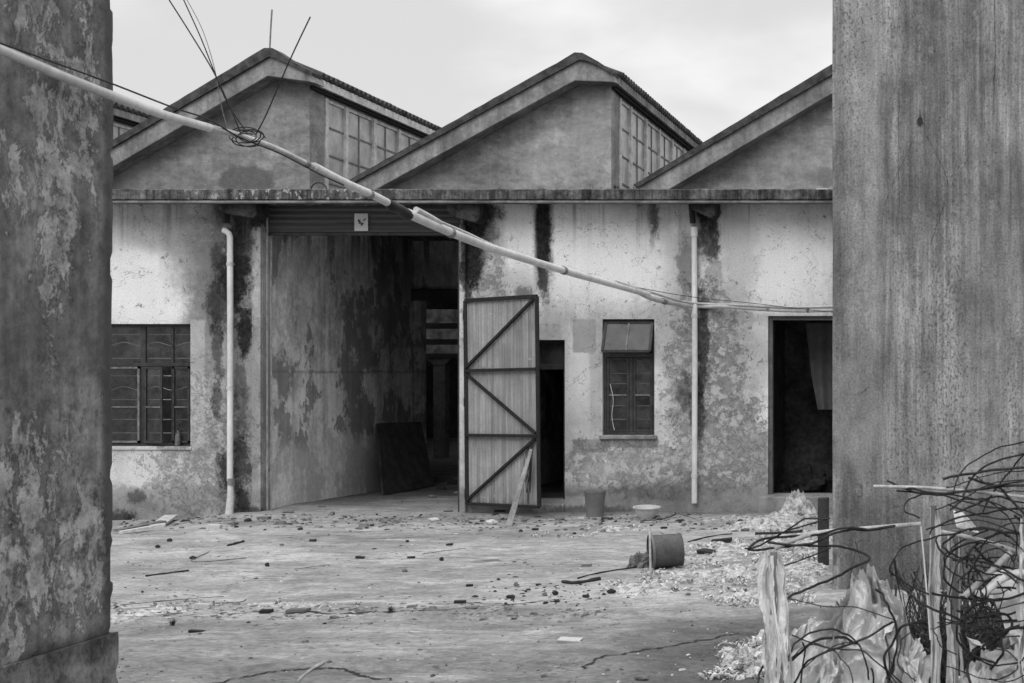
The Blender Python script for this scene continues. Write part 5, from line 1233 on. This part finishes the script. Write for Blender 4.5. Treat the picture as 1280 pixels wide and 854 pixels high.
rod([(1092, 608), (1160, 610), (1220, 615), (1290, 622)], .007, M['pole'], 'straight pale rod in the wire bundle at the top', 'pale_rod')
rod([(1230, 742), (1255, 722), (1295, 712)], .018, M['film'], 'twisted film roll in the right wires', 'film_roll')
rod([(1151, 658), (1155, 700), (1160, 760), (1163, 800)], .0035, M['pvc'], 'taut white string hanging beside the slim post', 'string')
rod([(1036, 648), (1010, 656), (985, 663)], .004, M['rebar'], 'thin dark bar behind the leftmost post', 'steel_bar', .6)
GW = 'bent steel wires in the scrap at the right'
wc = [0]
def steel(pts, d=0, r_=.0044, lab='thin dark steel wire bent through the scrap pile at the right'):
    P_ = [V(q[0], q[1], d + (q[2] if len(q) > 2 else .05 * math.sin(i * 2.1 + wc[0]))) for i, q in enumerate(pts)]
    wc[0] += 1; r_ *= (.75, 1.1, .9, 1.35, .6)[wc[0] % 5]
    mb = MB(); q_ = smooth_path(P_, 7); q_ = [p + mn.noise_vector(p * 6 + Vector((wc[0], 0, 0))) * .022 + mn.noise_vector(p * 22 + Vector((wc[0], 0, 0))) * .005 for p in q_]; mb.tube(q_, r_, 6); o = mb.build('steel_wire', M['rebar'], None, smooth=True, origin=P_[0]); tag(o, lab, 'wire', GW)
def arc(cx, cy, rx, ry, a0, a1, tilt=0, n=9):
    out = []
    for k in range(n):
        a = R(a0 + (a1 - a0) * k / (n - 1)); x, y = rx * math.cos(a), -ry * math.sin(a); t_ = R(tilt); out.append((cx + x * math.cos(t_) + y * math.sin(t_), cy - x * math.sin(t_) + y * math.cos(t_)))
    return out
# top fan
steel([(1112, 606), (1160, 614), (1220, 612), (1290, 596)]); steel([(1118, 610), (1170, 620), (1230, 634), (1290, 640)]); steel([(1110, 608), (1180, 616), (1290, 606)])
steel([(1178, 617), (1220, 600), (1260, 588), (1290, 590)]); steel([(1190, 614), (1205, 588), (1235, 564), (1290, 553)]); steel([(1204, 618), (1222, 592), (1250, 573), (1290, 562)])
steel([(1230, 640), (1254, 600), (1290, 556)]); steel([(1180, 600), (1230, 588), (1290, 583)]); steel([(1165, 640), (1200, 625), (1240, 606), (1290, 600)])
steel([(1148, 650), (1131, 640), (1134, 625), (1170, 617), (1230, 628), (1290, 650)]); steel([(1160, 662), (1210, 648), (1250, 638), (1290, 636)]); steel([(1195, 640), (1240, 624), (1290, 628)])
steel([(1210, 600), (1238, 606), (1262, 620), (1285, 650)]); steel([(1224, 596), (1250, 612), (1290, 614)]); steel([(1185, 630), (1215, 645), (1250, 652), (1290, 646)])
# zigzag coil at left
steel([(1120, 655), (1060, 664), (1000, 668), (960, 672), (936, 682), (944, 688), (980, 683), (1030, 672), (1118, 656)], r_=.005)
steel([(1040, 645), (1000, 654), (950, 680), (934, 684)])
steel([(960, 682), (1040, 680), (1080, 689), (1083, 700), (1040, 720), (1000, 742), (985, 750)], r_=.0042); steel([(985, 750), (1030, 760), (1080, 764), (1112, 772), (1114, 778), (1080, 798), (1040, 810), (1000, 838)], r_=.0042)
steel([(968, 745), (960, 728), (968, 712), (1000, 698), (1040, 683)]); steel([(1115, 775), (1060, 805), (1010, 830), (985, 860)])
steel(arc(1035, 850, 52, 66, 0, 170)); steel(arc(1040, 855, 55, 60, -5, 150), .1); steel(arc(1020, 860, 45, 50, 10, 165), -.1); steel([(990, 795), (1040, 808), (1085, 820), (1120, 860)]); steel([(960, 820), (950, 840), (946, 860)]); steel([(998, 860), (1006, 820), (1004, 800)])
steel(arc(1150, 830, 42, 48, 80, 255)); steel(arc(1158, 820, 34, 36, 70, 250), .1); steel([(1110, 815), (1112, 840), (1140, 862)]); steel(arc(1090, 800, 30, 60, 300, 440))
steel([(1172, 672), (1135, 684), (1118, 696), (1113, 712), (1130, 730), (1160, 745)]); steel([(1120, 700), (1128, 735), (1160, 760), (1200, 772)])
# right jungle
rnd = random.Random(21)
steel([(1160, 665), (1175, 655), (1230, 650), (1290, 668)]); steel(arc(1225, 700, 42, 26, 60, 290)); steel(arc(1232, 715, 52, 36, 90, 300), .1); steel(arc(1250, 680, 60, 18, 100, 330, 8), .1)
steel([(1165, 740), (1210, 752), (1260, 748), (1290, 740)]); steel([(1170, 780), (1210, 772), (1250, 760), (1290, 748)]); steel([(1176, 776), (1230, 786), (1290, 772)]); steel(arc(1250, 790, 50, 40, 90, 260)); steel([(1200, 790), (1212, 815), (1240, 830), (1290, 826)])
steel([(1215, 860), (1210, 830), (1232, 800), (1290, 778)]); steel([(1180, 830), (1215, 848), (1260, 856), (1290, 840)]); steel(arc(1215, 745, 30, 50, 40, 200)); steel([(1196, 700), (1240, 705), (1290, 730)]); steel([(1210, 690), (1230, 730), (1226, 760), (1205, 790)])
for k in range(24):
    cx = rnd.uniform(1215, 1275); cy = rnd.uniform(660, 850); a0 = rnd.uniform(0, 360)
    steel(arc(cx, cy, rnd.uniform(25, 60), rnd.uniform(12, 40), a0, a0 + rnd.uniform(110, 220), rnd.uniform(-40, 40)), rnd.uniform(-.1, .25))

# ------------------------------------------------------------------ world, sun, camera
w = bpy.data.worlds.new('World'); S.world = w; w.use_nodes = True; nt = w.node_tree; nt.nodes.clear()
out = nt.nodes.new('ShaderNodeOutputWorld'); bg = nt.nodes.new('ShaderNodeBackground'); nt.links.new(bg.outputs[0], out.inputs[0])
sky = nt.nodes.new('ShaderNodeTexSky'); sky.sky_type = 'NISHITA'; sky.sun_disc = False; SE, SR = R(42), R(184)
sky.sun_elevation = SE; sky.sun_rotation = SR
bw = nt.nodes.new('ShaderNodeRGBToBW'); nt.links.new(sky.outputs[0], bw.inputs[0])
tc = nt.nodes.new('ShaderNodeTexCoord')
def wn(scale, det, stretch, off=(0, 0, 0)):
    mp = nt.nodes.new('ShaderNodeMapping'); mp.inputs['Scale'].default_value = stretch; mp.inputs['Location'].default_value = off; nt.links.new(tc.outputs['Generated'], mp.inputs[0])
    n_ = nt.nodes.new('ShaderNodeTexNoise'); n_.inputs['Scale'].default_value = scale; n_.inputs['Detail'].default_value = det; n_.inputs['Roughness'].default_value = .5; n_.inputs['Distortion'].default_value = .4; nt.links.new(mp.outputs[0], n_.inputs['Vector']); return n_.outputs[0]
n1 = wn(2.6, 5, (1, 1, 2.6), (.3, .1, 1.2))
mr = nt.nodes.new('ShaderNodeMapRange'); mr.interpolation_type = 'SMOOTHSTEP'; nt.links.new(n1, mr.inputs[0])
for i, q in enumerate((.36, .62, 7.8, 10.9)): mr.inputs[i + 1].default_value = q
mx = nt.nodes.new('ShaderNodeMix'); mx.data_type = 'FLOAT'; mx.inputs[0].default_value = .88; nt.links.new(bw.outputs[0], mx.inputs[2]); nt.links.new(mr.outputs[0], mx.inputs[3])
sp = nt.nodes.new('ShaderNodeSeparateXYZ'); nt.links.new(tc.outputs['Generated'], sp.inputs[0])
ze = nt.nodes.new('ShaderNodeMapRange'); ze.interpolation_type = 'SMOOTHSTEP'; nt.links.new(sp.outputs[2], ze.inputs[0])   # overcast sky: brighter towards the zenith
for i, q in enumerate((.25, 1.0, 1.0, 2.3)): ze.inputs[i + 1].default_value = q
mu = nt.nodes.new('ShaderNodeMath'); mu.operation = 'MULTIPLY'; nt.links.new(mx.outputs[0], mu.inputs[0]); nt.links.new(ze.outputs[0], mu.inputs[1])
nt.links.new(mu.outputs[0], bg.inputs[0]); bg.inputs[1].default_value = .1
sl = bpy.data.lights.new('sun', 'SUN'); sl.energy = 1.5; sl.angle = R(40); sl.color = (1, 1, 1); so = bpy.data.objects.new('sun', sl); col.objects.link(so)
dv = Vector((math.sin(SR) * math.cos(SE), math.cos(SR) * math.cos(SE), math.sin(SE))); so.rotation_euler = dv.to_track_quat('Z', 'Y').to_euler()
cam = bpy.data.cameras.new('camera'); co = bpy.data.objects.new('camera', cam); col.objects.link(co); S.camera = co
co.location = (0, 0, EYE); co.rotation_euler = (R(90), 0, 0)
cam.sensor_width = 36; cam.sensor_fit = 'HORIZONTAL'; cam.lens = F / 1280 * 36
cam.shift_x = (640 - VX) / 1280; cam.shift_y = (VY - 427) / 1280
cam.clip_start = .1; cam.clip_end = 2000
cam.dof.use_dof = True; cam.dof.focus_distance = 15.5; cam.dof.aperture_fstop = 9
for o in bpy.data.objects:
    if '_o' in o: del o['_o']
S.view_settings.view_transform = 'Standard'; S.view_settings.look = 'None'; S.view_settings.exposure = 0
